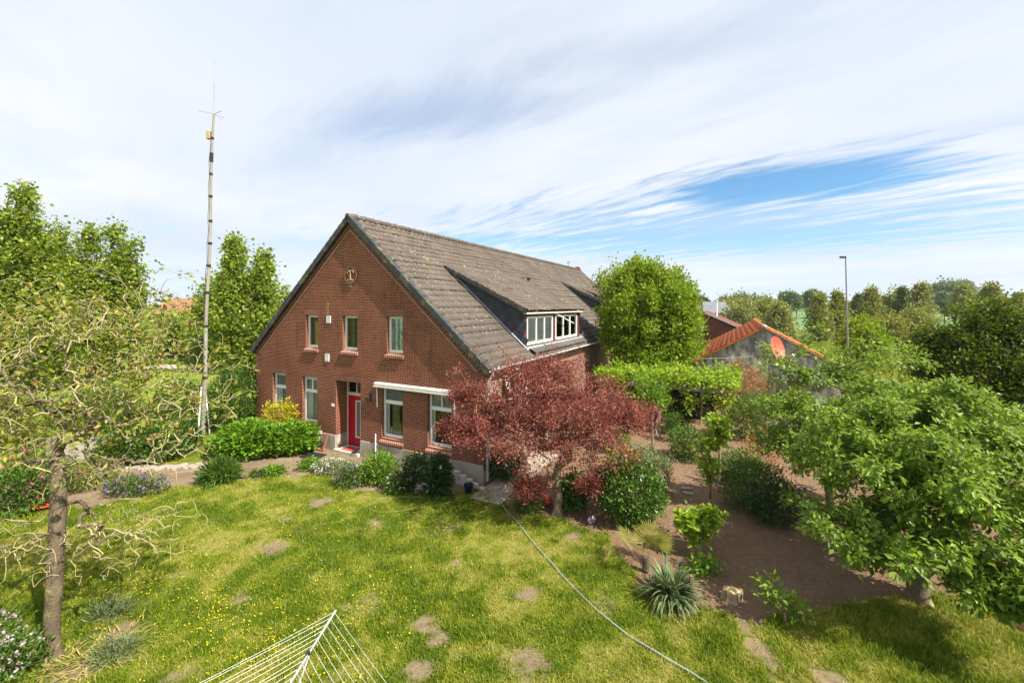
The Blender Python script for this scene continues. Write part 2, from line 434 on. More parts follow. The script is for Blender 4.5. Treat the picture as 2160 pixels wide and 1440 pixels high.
gf = np.stack([idx[:-1, :-1], idx[:-1, 1:], idx[1:, 1:], idx[1:, :-1]], -1).reshape(-1, 4)
mg = bpy.data.materials.new('earth and turf'); mg.use_nodes = True; t = NT(mg.node_tree)
at = t.n('ShaderNodeVertexColor', layer_name='tint').outputs[0]; co = t.n('ShaderNodeTexCoord').outputs['Object']
colr = t.mix(t.ss(t.noise(co, 7, 6, .7), .3, .72, 0, .6), at, (.55, .52, .46), 'MULTIPLY')
colr = t.mix(t.ss(t.noise(co, 34, 4, .75), .55, .7, 0, .30), colr, (.42, .36, .26))
bpn = t.n('ShaderNodeBump', {'Strength': 1.0, 'Distance': .09, 'Height': t.noise(co, 13, 8, .75)})
bs = t.n('ShaderNodeBsdfPrincipled', {'Base Color': colr, 'Roughness': .95, 'Specular IOR Level': .1, 'Normal': bpn.outputs[0]})
t.n('ShaderNodeOutputMaterial', {'Surface': bs.outputs[0]})
ground = nmesh('ground', np.stack([xf, yf, zz], 1), gf, mg, smooth=True, attr=gc); tag(ground, kind='structure')


def gz(x, y): return (fbm(np.asarray(x) * 1.7, np.asarray(y) * 1.7, 3, 31) - .5) * .05


# fields and the lane far away, each a sheet a little above the ground
def sheet(name, pts, z, mat):
    o = MB().add([(x, y, z) for x, y in pts], [tuple(range(len(pts)))]).build(name, mat); tag(o, kind='structure'); return o


FIELDG = pbr('young crop', (.10, .19, .055), (.13, .21, .07), .05, .9)
FIELDT = pbr('ripe stubble', (.42, .33, .20), (.36, .28, .17), .05, .9)
FIELDL = pbr('bright pasture', (.20, .26, .030), (.15, .21, .024), .25, .9)
LANE = pbr('lane gravel', (.44, .40, .34), (.36, .33, .28), 1.5, .9)
sheet('crop_field', [(70, 95), (260, 95), (420, 380), (60, 380)], .06, FIELDG)
sheet('stubble_field', [(200, 165), (420, 165), (420, 215), (200, 215)], .12, FIELDT)
sheet('pasture', [(-60, 24.5), (-16.5, 24.5), (-20, 37.5), (-60, 34.5)], .045, FIELDL)
sheet('lane', [(-80, 36.6), (-20, 39.2), (-8, 42), (-8, 44.6), (-20, 41.8), (-80, 39.4)], .06, LANE)

# ---------------------------------------------------------------- grass blades
gm = bpy.data.materials.new('grass blade'); gm.use_nodes = True; t = NT(gm.node_tree)
at = t.n('ShaderNodeVertexColor', layer_name='tint').outputs[0]
rr = t.n('ShaderNodeNewGeometry').outputs['Random Per Island']
cg = t.mix(.55, at, t.mix(rr, (.70, .78, .55), (1.25, 1.15, 1.1)), 'MULTIPLY')
pb = t.n('ShaderNodeBsdfPrincipled', {'Base Color': cg, 'Roughness': .55, 'Specular IOR Level': .25})
tb = t.n('ShaderNodeBsdfTranslucent', {'Color': cg})
t.n('ShaderNodeOutputMaterial', {'Surface': t.n('ShaderNodeMixShader', {0: .35, 1: pb.outputs[0], 2: tb.outputs[0]}).outputs[0]})


def blades(name, x, y, h, wd, tint, lean=.6, mat=gm):
    n = len(x); th = RNG.uniform(0, 2 * pi, n); ph = RNG.uniform(0, 2 * pi, n); ln = RNG.uniform(.15, 1, n) * lean
    s = np.stack([np.cos(th), np.sin(th), np.zeros(n)], 1) * (wd / 2)[:, None]
    d = np.stack([np.cos(ph) * ln, np.sin(ph) * ln, np.sqrt(np.clip(1 - ln * ln * .6, .2, 1))], 1)
    b = np.stack([x, y, gz(x, y) - .008], 1)
    mid = b + d * (h * .55)[:, None] * np.array([.6, .6, 1.05]); tip = b + d * h[:, None] * np.array([1.15, 1.15, .92])
    V = np.stack([b - s, b + s, mid + s * .75, mid - s * .75, tip], 1).reshape(-1, 3)
    k = np.arange(n)[:, None] * 5
    F = np.concatenate([k + np.array([0, 1, 2]), k + np.array([0, 2, 3]), k + np.array([3, 2, 4])])
    return nmesh(name, V, F, mat, attr=np.repeat(tint, 5, 0))


def scatter(n, x0, x1, y0, y1): return RNG.uniform(x0, x1, n), RNG.uniform(y0, y1, n)


def inview(x, y, m=.6): return (np.abs(x) < 1.215 * y + m)


gxs, gys = [], []
for y0, y1, dens in ((5.6, 8.2, 2300), (8.2, 11, 1700), (11, 14.5, 1150), (14.5, 17, 700)):
    x0, x1 = -1.25 * y1, 1.25 * y1; n = int((x1 - x0) * (y1 - y0) * dens)
    a, b = scatter(n, x0, x1, y0, y1); lw, s, p = zones(a, b)
    k = lw & inview(a, b) & (RNG.random(n) > np.clip(s * 1.35, 0, .97)); gxs.append(a[k]); gys.append(b[k])
x = np.concatenate(gxs); y = np.concatenate(gys); dr = dryness(x, y)
hh = (.030 + .045 * fbm(x * 1.3, y * 1.3, 3, 88)) * RNG.uniform(.6, 1.35, len(x)) * (1.25 - .5 * dr)
hh = np.where(y < 9.5, hh * 1.3, hh)
edge = ((x > 3.2) & (y < 9.5)) | (x < -7.5); hh = np.where(edge, hh * 1.5, hh)
tn = grasscol(dr + RNG.normal(0, .30, len(x))) * RNG.uniform(.75, 1.2, (len(x), 1))
tag(blades('grass', x, y, hh, RNG.uniform(.006, .012, len(x)) * (1 + y / 22), tn, .85), kind='stuff')
# ragged tufts and clover among the short turf
tx, ty = [], []
for _ in range(520):
    yy = random.uniform(6, 14); xx = random.uniform(-1.2 * yy, .62 * yy); m_ = random.randint(25, 80); r_ = random.uniform(.05, .20)
    tx.append(RNG.normal(xx, r_, m_)); ty.append(RNG.normal(yy, r_, m_))
tx, ty = np.concatenate(tx), np.concatenate(ty); lw, s, p = zones(tx, ty); k = lw & (s < .5); tx, ty = tx[k], ty[k]
tag(blades('grass_tufts', tx, ty, RNG.uniform(.06, .16, len(tx)), RNG.uniform(.008, .015, len(tx)), grasscol(dryness(tx, ty) * .6 + RNG.normal(.05, .25, len(tx))) * RNG.uniform(.7, 1.15, (len(tx), 1)), .8), kind='stuff')
tx, ty = scatter(16000, -16, 10, 5.8, 14); lw, s, p = zones(tx, ty); k = lw & inview(tx, ty) & (RNG.random(len(tx)) < .35 + .5 * dryness(tx, ty)); tx, ty = tx[k], ty[k]
tag(blades('dry_straw', tx, ty, RNG.uniform(.05, .13, len(tx)), RNG.uniform(.005, .010, len(tx)), np.array([[.50, .43, .20]]) * RNG.uniform(.6, 1.15, (len(tx), 1)), 1.0), kind='stuff')
# long meadow grass behind the garden, and rough grass at the left edge of the plot
a, b = scatter(150000, 8, 52, 25, 62); k = inview(a, b, 2) & (b > 27 + (a < 12) * 2) & ~((a > 9) & (a < 24) & (b < 36.5) & (b < 27.5 + (a - 10) * -.2 + 9)); a, b = a[k], b[k]
dr = np.clip(fbm(a * .25, b * .25, 4, 15) * 1.3 - .15, 0, .85)
tag(blades('meadow_grass', a, b, RNG.uniform(.25, .75, len(a)), RNG.uniform(.02, .05, len(a)), grasscol(dr + .12) * 1.05, .5), kind='stuff')
a, b = scatter(60000, -40, -13, 13.5, 36); k = inview(a, b, 1) & ~((b > 24.5) & (RNG.random(len(a)) > .35)); a, b = a[k], b[k]; _, s, p = zones(a, b); k = (p < .5); a, b = a[k], b[k]
tag(blades('rough_grass', a, b, RNG.uniform(.08, .28, len(a)), RNG.uniform(.012, .03, len(a)), grasscol(dryness(a, b) * .7 + .15), .6), kind='stuff')

# buttercups over the lawn
bx, by = [], []
for _ in range(85):
    c = G(random.choice([random.gauss(560, 260), random.gauss(300, 160), random.gauss(620, 140)]), random.choice([random.gauss(1330, 70), random.gauss(1250, 90), random.gauss(1090, 25)]))
    m = random.randint(6, 34); r = random.uniform(.15, .7); bx += list(RNG.normal(c.x, r, m)); by += list(RNG.normal(c.y, r, m))
bx, by = np.array(bx), np.array(by); lw, s, p = zones(bx, by); k = lw & (s < .4) & (by > 5.8) & (bx < -.2 * by + 1.5); bx, by = bx[k], by[k]
n = len(bx); bz = RNG.uniform(.05, .10, n)
q = 6; ang = np.arange(q) * 2 * pi / q; R = RNG.uniform(.0065, .0115, n) * (1 + .02 * by)
tilt = RNG.normal(0, .35, (n, 2))
ring = np.stack([bx[:, None] + R[:, None] * np.cos(ang), by[:, None] + R[:, None] * np.sin(ang), bz[:, None] + R[:, None] * (.45 + tilt[:, :1] * np.cos(ang) + tilt[:, 1:] * np.sin(ang))], -1)
cen = np.stack([bx, by, bz], 1)[:, None, :]
V = np.concatenate([cen, ring], 1).reshape(-1, 3); k7 = np.arange(n)[:, None] * 7
F = np.concatenate([k7 + np.array([0, 1 + i, 1 + (i + 1) % q]) for i in range(q)])
BUTTER = leafmat('buttercup petal', [(.75, .56, .01), (.80, .68, .02)], .25)
tag(nmesh('buttercup_flowers', V, F, BUTTER), kind='stuff')


# ---------------------------------------------------------------- plants
def unit(v): return v / np.maximum(np.linalg.norm(v, axis=-1, keepdims=True), 1e-9)


def leaves(name, pos, axis_, size, ratio, mat, parent=None, up=.6, jit=.5, fold=.18, droop=0.0):
    """one mesh of folded leaf blades"""
    n = len(pos); A = unit(axis_ + RNG.normal(0, jit, (n, 3)) + np.array([0, 0, -droop]))
    Nn = RNG.normal(0, .6, (n, 3)) + np.array([0, 0, up * 1.6]); Nn = unit(Nn - A * (Nn * A).sum(1, keepdims=True)); Sd = np.cross(A, Nn)
    L = (size * RNG.uniform(.5, 1.4, n))[:, None]; Wd = L * ratio * RNG.uniform(.85, 1.15, n)[:, None]
    mid = pos + A * L * .45
    V = np.stack([pos, mid + Sd * Wd / 2 + Nn * Wd * fold, pos + A * L - Nn * L * .12, mid - Sd * Wd / 2 + Nn * Wd * fold], 1).reshape(-1, 3)
    k = np.arange(n)[:, None] * 4
    return nmesh(name, V, np.concatenate([k + np.array([0, 1, 2]), k + np.array([0, 2, 3])]), mat, parent)


def frusta(p0, p1, r0, r1, ns):
    d = unit(p1 - p0); ref = np.where(np.abs(d[:, 2:3]) < .9, np.array([[0, 0, 1.]]), np.array([[1., 0, 0]]))
    s = unit(np.cross(d, ref)); u2 = np.cross(s, d); a = np.arange(ns) * 2 * pi / ns
    c = np.cos(a)[None, :, None] * s[:, None, :] + np.sin(a)[None, :, None] * u2[:, None, :]
    V = np.concatenate([p0[:, None] + c * r0[:, None, None], p1[:, None] + c * r1[:, None, None]], 1).reshape(-1, 3)
    k = (np.arange(len(p0)) * 2 * ns)[:, None]
    F = np.concatenate([k + np.array([i, (i + 1) % ns, ns + (i + 1) % ns, ns + i]) for i in range(ns)])
    return V, F


def grow(trunk, targets, step=.3, bow=.12, jit=.04, minidx=1, wander=.0):
    """connect every twig end to the nearest point of the growing skeleton"""
    N = [np.array(p, float) for p in trunk]; par = [-1] + list(range(len(trunk) - 1)); tips = []
    A = np.zeros((200000, 3)); A[:len(N)] = N; n = len(N); top = N[-1]
    order = np.argsort(np.linalg.norm(targets - top, axis=1) + RNG.normal(0, .05, len(targets)))
    for ti in order:
        tg = targets[ti]; dv = A[minidx:n] - tg; dd = np.sqrt((dv * dv).sum(1)) + np.maximum(0, A[minidx:n, 2] - tg[2]) * .35
        j = int(np.argmin(dd)) + minidx; p = A[j].copy(); D = np.linalg.norm(tg - p); m = max(1, int(math.ceil(D / step))); prev = j
        off = RNG.normal(0, wander, 3) * D
        for q in range(1, m + 1):
            f = q / m; pt = p + (tg - p) * f
            if q < m: pt = pt + np.array([0, 0, bow * D * sin(pi * f)]) + off * sin(pi * f) + RNG.normal(0, jit, 3)
            A[n] = pt; par.append(prev); prev = n; n += 1
        tips.append(prev)
    return A[:n].copy(), np.array(par), np.array(tips)


def trunk_tube(pts, rs, ns=14, sub_=7, lump=.10):
    """one continuous bumpy trunk with root lobes at its foot"""
    P_ = np.array(pts); n = len(P_); C_, R_ = [], []
    for i in range(n - 1):
        p0, p1, p2, p3 = P_[max(i - 1, 0)], P_[i], P_[i + 1], P_[min(i + 2, n - 1)]
        for f in np.linspace(0, 1, sub_, endpoint=(i == n - 2)):
            C_.append(.5 * (2 * p1 + (p2 - p0) * f + (2 * p0 - 5 * p1 + 4 * p2 - p3) * f * f + (3 * p1 - p0 - 3 * p2 + p3) * f ** 3)); R_.append(rs[i] * (1 - f) + rs[i + 1] * f)
    C_, R_ = np.array(C_), np.array(R_); a = np.arange(ns) * 2 * np.pi / ns; m = len(C_); z = C_[:, 2:3]; o = random.uniform(0, 50)
    k = 1 + lump * (fbm(np.cos(a)[None] * 2.2 + o + z * 0, np.sin(a)[None] * 2.2 + z * 5, 3, 2) - .5) * 2 + np.exp(-np.maximum(z, 0) / (rs[0] * 1.1)) * (.32 + .28 * np.sin(a * 3 + o)[None])
    V = np.stack([C_[:, :1] + np.cos(a)[None] * R_[:, None] * k, C_[:, 1:2] + np.sin(a)[None] * R_[:, None] * k, np.repeat(z, ns, 1)], -1).reshape(-1, 3)
    i, j = np.meshgrid(np.arange(m - 1), np.arange(ns), indexing='ij'); i, j = i.ravel(), j.ravel(); j2 = (j + 1) % ns
    return V, np.stack([i * ns + j, i * ns + j2, (i + 1) * ns + j2, (i + 1) * ns + j], 1)


def skeleton(name, A, par, tips, rtip, rbase, mat, parent, flare=1.25, nthick=8, twig=None, slim=1.0, ntrunk=4):
    n = len(A); cnt = np.zeros(n); cnt[tips] += 1
    for i in range(n - 1, 0, -1): cnt[par[i]] += cnt[i]
    cnt = np.maximum(cnt, 1); e = math.log(rbase / rtip) / math.log(max(cnt[0], 2)); r = rtip * cnt ** e
    if slim < 1: r[ntrunk:] = np.maximum(rtip, r[ntrunk:] * slim)
    i = np.arange(1, n); p = par[i]; rs = np.minimum(r[p], r[i] * 1.35)
    rs = np.where(p == 0, r[0] * flare, rs)
    thick = r[i] > .018; Vs, Fs, b = [], [], 0
    if twig is not None:
        tw = r[i] < .017; V, F = frusta(A[p[tw]], A[i[tw]], rs[tw], r[i][tw], 3); nmesh('twigs', V, F, twig, parent, smooth=True)
        i, p, rs = i[~tw], p[~tw], rs[~tw]; thick = np.ones(len(i), bool)
    if nthick > 3:
        V, F = trunk_tube(A[:ntrunk], r[:ntrunk]); Vs.append(V); Fs.append(F); b = len(V); kp = i >= ntrunk; i, p, rs, thick = i[kp], p[kp], rs[kp], thick[kp]
    for sel, ns in ((thick, nthick), (~thick, 3)):
        if sel.any():
            V, F = frusta(A[p[sel]], A[i[sel]], rs[sel], r[i][sel], ns); Vs.append(V); Fs.append(F + b); b += len(V)
    return nmesh(name, np.concatenate(Vs), np.concatenate(Fs), mat, parent, smooth=True)


def blob(n, c, r, shell=.45, zmin=None, lump=0.0, seed=0):
    """random points in an ellipsoid, most of them near its surface"""
    d = unit(RNG.normal(0, 1, (n, 3))); rad = RNG.random(n) ** shell
    if lump:
        ph = RNG.uniform(0, 6.3, 4)
        k = 1 + lump * (np.sin(d[:, 0] * 4 + ph[0]) * np.sin(d[:, 1] * 4 + ph[1]) + np.sin(d[:, 2] * 5 + ph[2]) * np.sin((d[:, 0] - d[:, 1]) * 3 + ph[3])) * .7
        rad = rad * k
    p = np.array(c) + d * rad[:, None] * np.array(r)
    if zmin is not None: p[:, 2] = np.maximum(p[:, 2], zmin + RNG.uniform(0, .15, n))
    return p


def foliage(A, par, tips, per, spread, back=.9):
    tp = A[tips]; pr = A[par[tips]]; d = tp - pr; n = len(tips)
    k = np.repeat(np.arange(n), RNG.poisson(per, n)); m = len(k)
    u = RNG.uniform(-.05, back, m)[:, None]
    pos = tp[k] - d[k] * u + RNG.normal(0, spread, (m, 3))
    out = unit(d[k]) + unit(pos - tp[k] + 1e-4) * .7
    return pos, out


def tree(name, base, trunk, targets, leaf, bark, rt, label, cat='tree', group=None, per=40, spread=.12, size=.08, ratio=.55, step=.35, bow=.12, rtip=.006, up=.6, droop=.1, jit=.5, wander=.05, minidx=1, bare=None, flare=1.25, crown='crown', back=.9, share=1.0, nthick=8, twig=None, slim=1.0, gj=.03, tips_mat=None):
    """an Empty at the foot of the trunk, with trunk and crown under it; points are relative to the base"""
    e = empty(name, base, label=label, cat=cat, group=group)
    trunk = [Vector(p) for p in trunk]; tg = np.asarray(targets)
    nb = 0
    if bare is not None: nb = len(bare); tg = np.concatenate([tg, bare])
    A, par, tips = grow([tuple(p) for p in trunk], tg, step, bow, gj, minidx, wander)
    skeleton('trunk' if cat == 'tree' else 'stem', A, par, tips, rtip, rt, bark, e, flare, nthick, twig, slim, len(trunk))
    if nb:
        order_tg = A[tips]; keep = np.array([np.min(np.abs(bare - p).sum(1)) > 1e-6 for p in order_tg]); lt = tips[keep]
    else: lt = tips
    if share < 1: lt = lt[RNG.random(len(lt)) < share]
    pos, out = foliage(A, par, lt, per, spread, back)
    leaves(crown, pos, out, size, ratio, leaf, e, up, jit, droop=droop)
    if tips_mat is not None:
        q = np.repeat(A[lt], 7, 0); leaves('young_shoots', q + RNG.normal(0, .025, q.shape), np.repeat(unit(A[lt] - A[par[lt]]), 7, 0) + np.array([0, 0, .5]), size * .55, ratio * .8, tips_mat, e, .2, .7)
    return e


def bush(name, base, radii, n, leaf, label, size=.07, ratio=.6, group=None, cat='shrub', lump=.18, stems=9, bark=None, flower=None, shell=.3, up=.8, cz=None, jit=.7, crown='foliage', rough=.06):
    """a rounded shrub: short stems and a skin of leaves some depth thick"""
    e = empty(name, base, label=label, cat=cat, group=group); rx, ry, rz = radii; cz = rz * .92 if cz is None else cz
    tg = blob(stems * 7, (0, 0, cz), (rx * .75, ry * .75, rz * .75), .6, .08)
    A, par, tips = grow([(0, 0, 0), (0, 0, .06)], tg, .2, .05, .01, 0, .05)
    skeleton('stem', A, par, tips, .004, .035, bark or BARKD, e)
    p = blob(n, (0, 0, cz), radii, shell, .02, lump); p += RNG.normal(0, rough, p.shape) * np.array([1, 1, .8]); p[:, 2] = np.abs(p[:, 2])
    out = unit((p - np.array([0, 0, cz * .6])) / np.array(radii)) + np.array([0, 0, .25])
    leaves(crown, p, out, size, ratio, leaf, e, up, jit)
    if flower and flower[1]:
        fm, fn, fs, zmin = flower
        d = unit(RNG.normal(0, 1, (fn, 3)) + np.array([0, -.25, .5])); fp = np.array([0, 0, cz]) + d * np.array(radii) * RNG.uniform(.92, 1.1, (fn, 1)); fp[:, 2] = np.maximum(fp[:, 2], zmin)
        for chunk in ([fp[k:k + 1] for k in range(fn)] if fn <= 30 else [fp]):
            q = np.repeat(chunk, 5, 0) + RNG.normal(0, fs * (.12 if fn <= 30 else .35), (len(chunk) * 5, 3))
            o = leaves('flower' if fn <= 30 else 'blossom', q, unit(q - np.array([0, 0, cz * .5])), fs, .9, fm, e, .2, .9)
            if fn > 30: o['kind'] = 'stuff'
    return e
# ---------------------------------------------------------------- the farmhouse (local x along the gable to the right, y into the depth)
HX, HYY = -6.34, 16.52
HROT = math.atan2(-.4655, .885)
house = empty('farmhouse', (HX, HYY, 0), HROT, label='long red brick farmhouse with a dark tiled roof and a red front door', cat='house')
ZR, ZE, HW, HL = 9.22, 3.9, 6.1, 27.7
SL = (ZR - ZE) / HW
SA = math.atan(SL)


def HP(x, y, z):
    return Matrix.Rotation(HROT, 4, 'Z') @ Vector((x, y, z)) + Vector((HX, HYY, 0))


def clip(poly, a, b, c):
    """keep the part of a 2-D polygon where a*x + b*z <= c"""
    out = []
    for i in range(len(poly)):
        p, q = poly[i], poly[(i + 1) % len(poly)]; fp, fq = a * p[0] + b * p[1] - c, a * q[0] + b * q[1] - c
        if fp <= 0: out.append(p)
        if fp * fq < 0: t_ = fp / (fp - fq); out.append((p[0] + (q[0] - p[0]) * t_, p[1] + (q[1] - p[1]) * t_))
    return out


def wall(name, x0, x1, z0, z1, holes, mat, parent, M, planes=(), depth=.17):
    """flat wall with rectangular openings and their reveals; M maps (x, depth, z) to house space"""
    mb = MB(); xs = sorted({x0, x1, *[h[0] for h in holes], *[h[1] for h in holes]}); zs = sorted({z0, z1, *[max(z0, h[2]) for h in holes], *[min(z1, h[3]) for h in holes]})
    for i in range(len(xs) - 1):
        for j in range(len(zs) - 1):
            xm, zm = (xs[i] + xs[i + 1]) / 2, (zs[j] + zs[j + 1]) / 2
            if any(h[0] < xm < h[1] and h[2] < zm < h[3] for h in holes): continue
            poly = [(xs[i], zs[j]), (xs[i + 1], zs[j]), (xs[i + 1], zs[j + 1]), (xs[i], zs[j + 1])]
            for pl_ in planes: poly = clip(poly, *pl_) if poly else poly
            if len(poly) >= 3: mb.add([M(x, 0, z) for x, z in poly], [tuple(range(len(poly)))])
    for h in holes:
        a, b, c, d = h[:4]; dp = h[4] if len(h) > 4 else depth; c = max(c, z0); d = min(d, z1)
        mb.add([M(a, 0, c), M(a, dp, c), M(a, dp, d), M(a, 0, d)], [(0, 1, 2, 3)]); mb.add([M(b, 0, c), M(b, dp, c), M(b, dp, d), M(b, 0, d)], [(3, 2, 1, 0)])
        if d == h[3]: mb.add([M(a, 0, d), M(a, dp, d), M(b, dp, d), M(b, 0, d)], [(0, 1, 2, 3)])
        if c == h[2]: mb.add([M(a, 0, c), M(a, dp, c), M(b, dp, c), M(b, 0, c)], [(3, 2, 1, 0)])
    return mb.build(name, mat, parent)


front = lambda x, d, z: Vector((x, d, z))
sidem = lambda x, d, z: Vector((HW - d, x, z))
UP = [(-2.65, -1.88, 4.0, 5.42), (-.43, .39, 4.0, 5.42), (1.92, 2.70, 4.0, 5.42)]
LOW = [(-4.90, -3.97, .90, 2.82), (-2.87, -1.93, .90, 2.82), (1.66, 2.69, .90, 2.80), (3.83, 4.85, .90, 2.80)]
DOOR = (-.82, .56, 0, 2.83, .57)
gab = ((SL, 1, ZR - .02), (-SL, 1, ZR - .02))
wall('gable_wall', -HW, HW, .62, ZR, UP + LOW + [DOOR], BRICK, house, front, gab)
SIDEH = [(2.6, 3.5, .95, 2.75), (4.7, 5.7, .95, 2.75), (7.6, 8.6, .95, 2.75)]
wall('side_wall', 0, HL, .45, ZE - .05, SIDEH, BRICKLIT, house, sidem)
wall('side_wall', 0, HL, 0, ZE - .05, [], BRICK, house, lambda x, d, z: Vector((-HW + d, x, z)))
wall('back_wall', -HW, HW, 0, ZR, [], BRICK, house, lambda x, d, z: Vector((x, HL, z)), gab)
# plinth, proud of the brick, with the door cut out of it
pm_ = MB()
for a, b in ((-HW - .02, DOOR[0]), (DOOR[1], HW + .02)): pm_.box(a, b, -.03, .05, -.1, .62)
pm_.box(DOOR[0] - .05, DOOR[0] + .02, .05, .57, -.1, .62); pm_.box(DOOR[1] - .02, DOOR[1] + .05, .05, .57, -.1, .62)
pm_.box(HW - .05, HW + .03, .05, HL, -.1, .45)
pm_.build('plinth', PLINTH, house, bevel=.008)
# rooms behind the windows are closed off so that they read dark
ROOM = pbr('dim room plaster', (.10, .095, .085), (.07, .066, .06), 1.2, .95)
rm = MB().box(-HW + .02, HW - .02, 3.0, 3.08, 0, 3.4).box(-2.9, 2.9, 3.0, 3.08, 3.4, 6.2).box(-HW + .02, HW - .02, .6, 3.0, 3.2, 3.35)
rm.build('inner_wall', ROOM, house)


def window(x0, x1, z0, z1, d, Mx, fw=.075, transom=None, mull=None, cols=None, frame_mat=None, parent=None, name='window', upper_mat=None):
    """frame (with the bars), one pane object per light, all children of the window frame"""
    fm = frame_mat or WHITE; f = MB()

    def bx(a, b, c, e, y0, y1):
        vs = [Mx(x, y, z) for z in (c, e) for x, y in ((a, y0), (b, y0), (b, y1), (a, y1))]
        f.add(vs, [(3, 2, 1, 0), (4, 5, 6, 7), (0, 1, 5, 4), (1, 2, 6, 5), (2, 3, 7, 6), (3, 0, 4, 7)])
    y0, y1 = d - .05, d + .04
    bx(x0, x0 + fw, z0, z1, y0, y1); bx(x1 - fw, x1, z0, z1, y0, y1)
    bx(x0 + fw, x1 - fw, z0, z0 + fw * 1.25, y0, y1); bx(x0 + fw, x1 - fw, z1 - fw, z1, y0, y1)
    xi0, xi1, zi0, zi1 = x0 + fw, x1 - fw, z0 + fw * 1.25, z1 - fw; panes = []
    if transom:
        bx(xi0, xi1, transom[0], transom[1], y0 - .01, y1); panes += [(xi0, xi1, zi0, transom[0])]; up = [(xi0, xi1, transom[1], zi1)]
        if mull:
            xm = (xi0 + xi1) / 2; bx(xm - .028, xm + .028, transom[1], zi1, y0 + .012, y1); up = [(xi0, xm - .028, transom[1], zi1), (xm + .028, xi1, transom[1], zi1)]
            bx(xi0, xi1, zi1 - .03, zi1 - .001, y0 + .014, y1)
        panes += up
    elif cols:
        w_ = (xi1 - xi0) / cols
        for k in range(1, cols): bx(xi0 + k * w_ - fw * .5, xi0 + k * w_ + fw * .5, zi0, zi1, y0 + .006, y1)
        panes = [(xi0 + k * w_ + (fw * .5 if k else 0), xi0 + (k + 1) * w_ - (fw * .5 if k < cols - 1 else 0), zi0, zi1) for k in range(cols)]
    else: panes = [(xi0, xi1, zi0, zi1)]
    o = f.build(name, fm, parent or house, bevel=.006)
    for a, b, c, e in panes:
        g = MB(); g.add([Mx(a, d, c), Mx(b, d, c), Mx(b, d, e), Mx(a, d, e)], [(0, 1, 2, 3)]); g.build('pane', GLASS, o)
    return o


def drape(name, x0, x1, z0, z1, d, Mx, mat, parent, folds=7, amp=.025, gather=0.0, slats=False):
    """a curtain or blind hanging behind the glass"""
    n = folds * 6; rows = 8; V = []
    for j in range(rows + 1):
        fz = j / rows; g = 1 - gather * sin(pi * min(1, (1 - fz) * 1.4))
        for i in range(n + 1):
            fx = i / n; V.append(Mx(x0 + (x1 - x0) * fx * g, d + (amp * sin(fx * folds * 2 * pi) if not slats else 0), z0 + (z1 - z0) * fz))
    F = [(j * (n + 1) + i, j * (n + 1) + i + 1, (j + 1) * (n + 1) + i + 1, (j + 1) * (n + 1) + i) for j in range(rows) for i in range(n)]
    return MB().add(V, F).build(name, mat, parent, smooth=True)


def sill(x0, x1, z, d, Mx, parent, out=.07, drop=.16, th=.085):
    """sloping brick-on-edge sill"""
    a, b = x0 - .07, x1 + .05; vs = []
    for xx in (a, b):
        vs += [Mx(xx, d - .05, z), Mx(xx, -out, z - drop), Mx(xx, -out, z - drop - th), Mx(xx, .01, z - drop - th)]
    vs2 = [Mx(x0 + .001, d - .05, z), Mx(x1 - .001, d - .05, z)]
    mb = MB(); mb.add(vs, [(0, 1, 5, 4), (1, 2, 6, 5), (2, 3, 7, 6), (0, 3, 2, 1), (4, 5, 6, 7)])
    return mb.build('sill', SILLB, parent, bevel=.006)


def lintel(x0, x1, z, Mx, parent, h=.215):
    mb = MB(); vs = [Mx(x, y, zz) for zz in (z, z + h) for x, y in ((x0 - .05, -.004), (x1 + .05, -.004), (x1 + .05, .02), (x0 - .05, .02))]
    return mb.add(vs, [(3, 2, 1, 0), (4, 5, 6, 7), (0, 1, 5, 4), (1, 2, 6, 5), (2, 3, 7, 6), (3, 0, 4, 7)]).build('lintel', BRICKV, parent)


FD = .17
ub = [('blind', YELCURT), (None, None), ('foil_sheet', FOIL)]
for (x0, x1, z0, z1), (cn, cm) in zip(UP, ub):
    wo = window(x0 + .0, x1 - .0, z0 + .06, z1 - .01, FD, front, .085); sill(x0, x1, z0 + .06, FD, front, wo, .07, .08, .10); lintel(x0, x1, z1, front, wo)
    if cn == 'blind': drape(cn, x0 + .3, x1, z0 + .1, z1 - .28, FD + .05, front, cm, wo, 5, .02)
    elif cn: drape(cn, x0 + .08, x1 - .06, z0 + .16, z1 - .09, FD + .03, front, cm, wo, 3, .006)
    else: drape('curtain', x0 + .02, x0 + .2, z0 + .1, z1 - .1, FD + .25, front, GREYCL, wo, 3, .03)
for k, (x0, x1, z0, z1) in enumerate(LOW):
    wo = window(x0, x1, z0 + .03, z1 - .01, FD, front, .075, (2.16, 2.29), k in (1, 3)); sill(x0, x1, z0 + .03, FD, front, wo); lintel(x0, x1, z1, front, wo)
    drape('curtain', x0 + .05, x1 - .05, 2.22, z1 - .06, FD + .045, front, GREYCL, wo, 9, .008)
    if k < 2:
        drape('curtain', x0 + .04, x0 + .42, z0 + .15, 2.2, FD + .05, front, CURTAIN, wo, 6, .006)
        drape('curtain', x0 + .44, x1 - .06, z0 + .15, 2.2, FD + .075, front, GREENCURT, wo, 4, .03, .25)
    elif k == 2:
        drape('curtain', x0 + .04, x0 + .2, z0 + .12, 2.2, FD + .05, front, CURTAIN, wo, 4, .006)
        drape('curtain', x0 + .3, x0 + .72, z0 + .15, 2.2, FD + .09, front, TANCURT, wo, 4, .04, .2)
    else:
        drape('curtain', x0 + .04, x0 + .17, z0 + .12, 2.2, FD + .05, front, CURTAIN, wo, 4, .006)
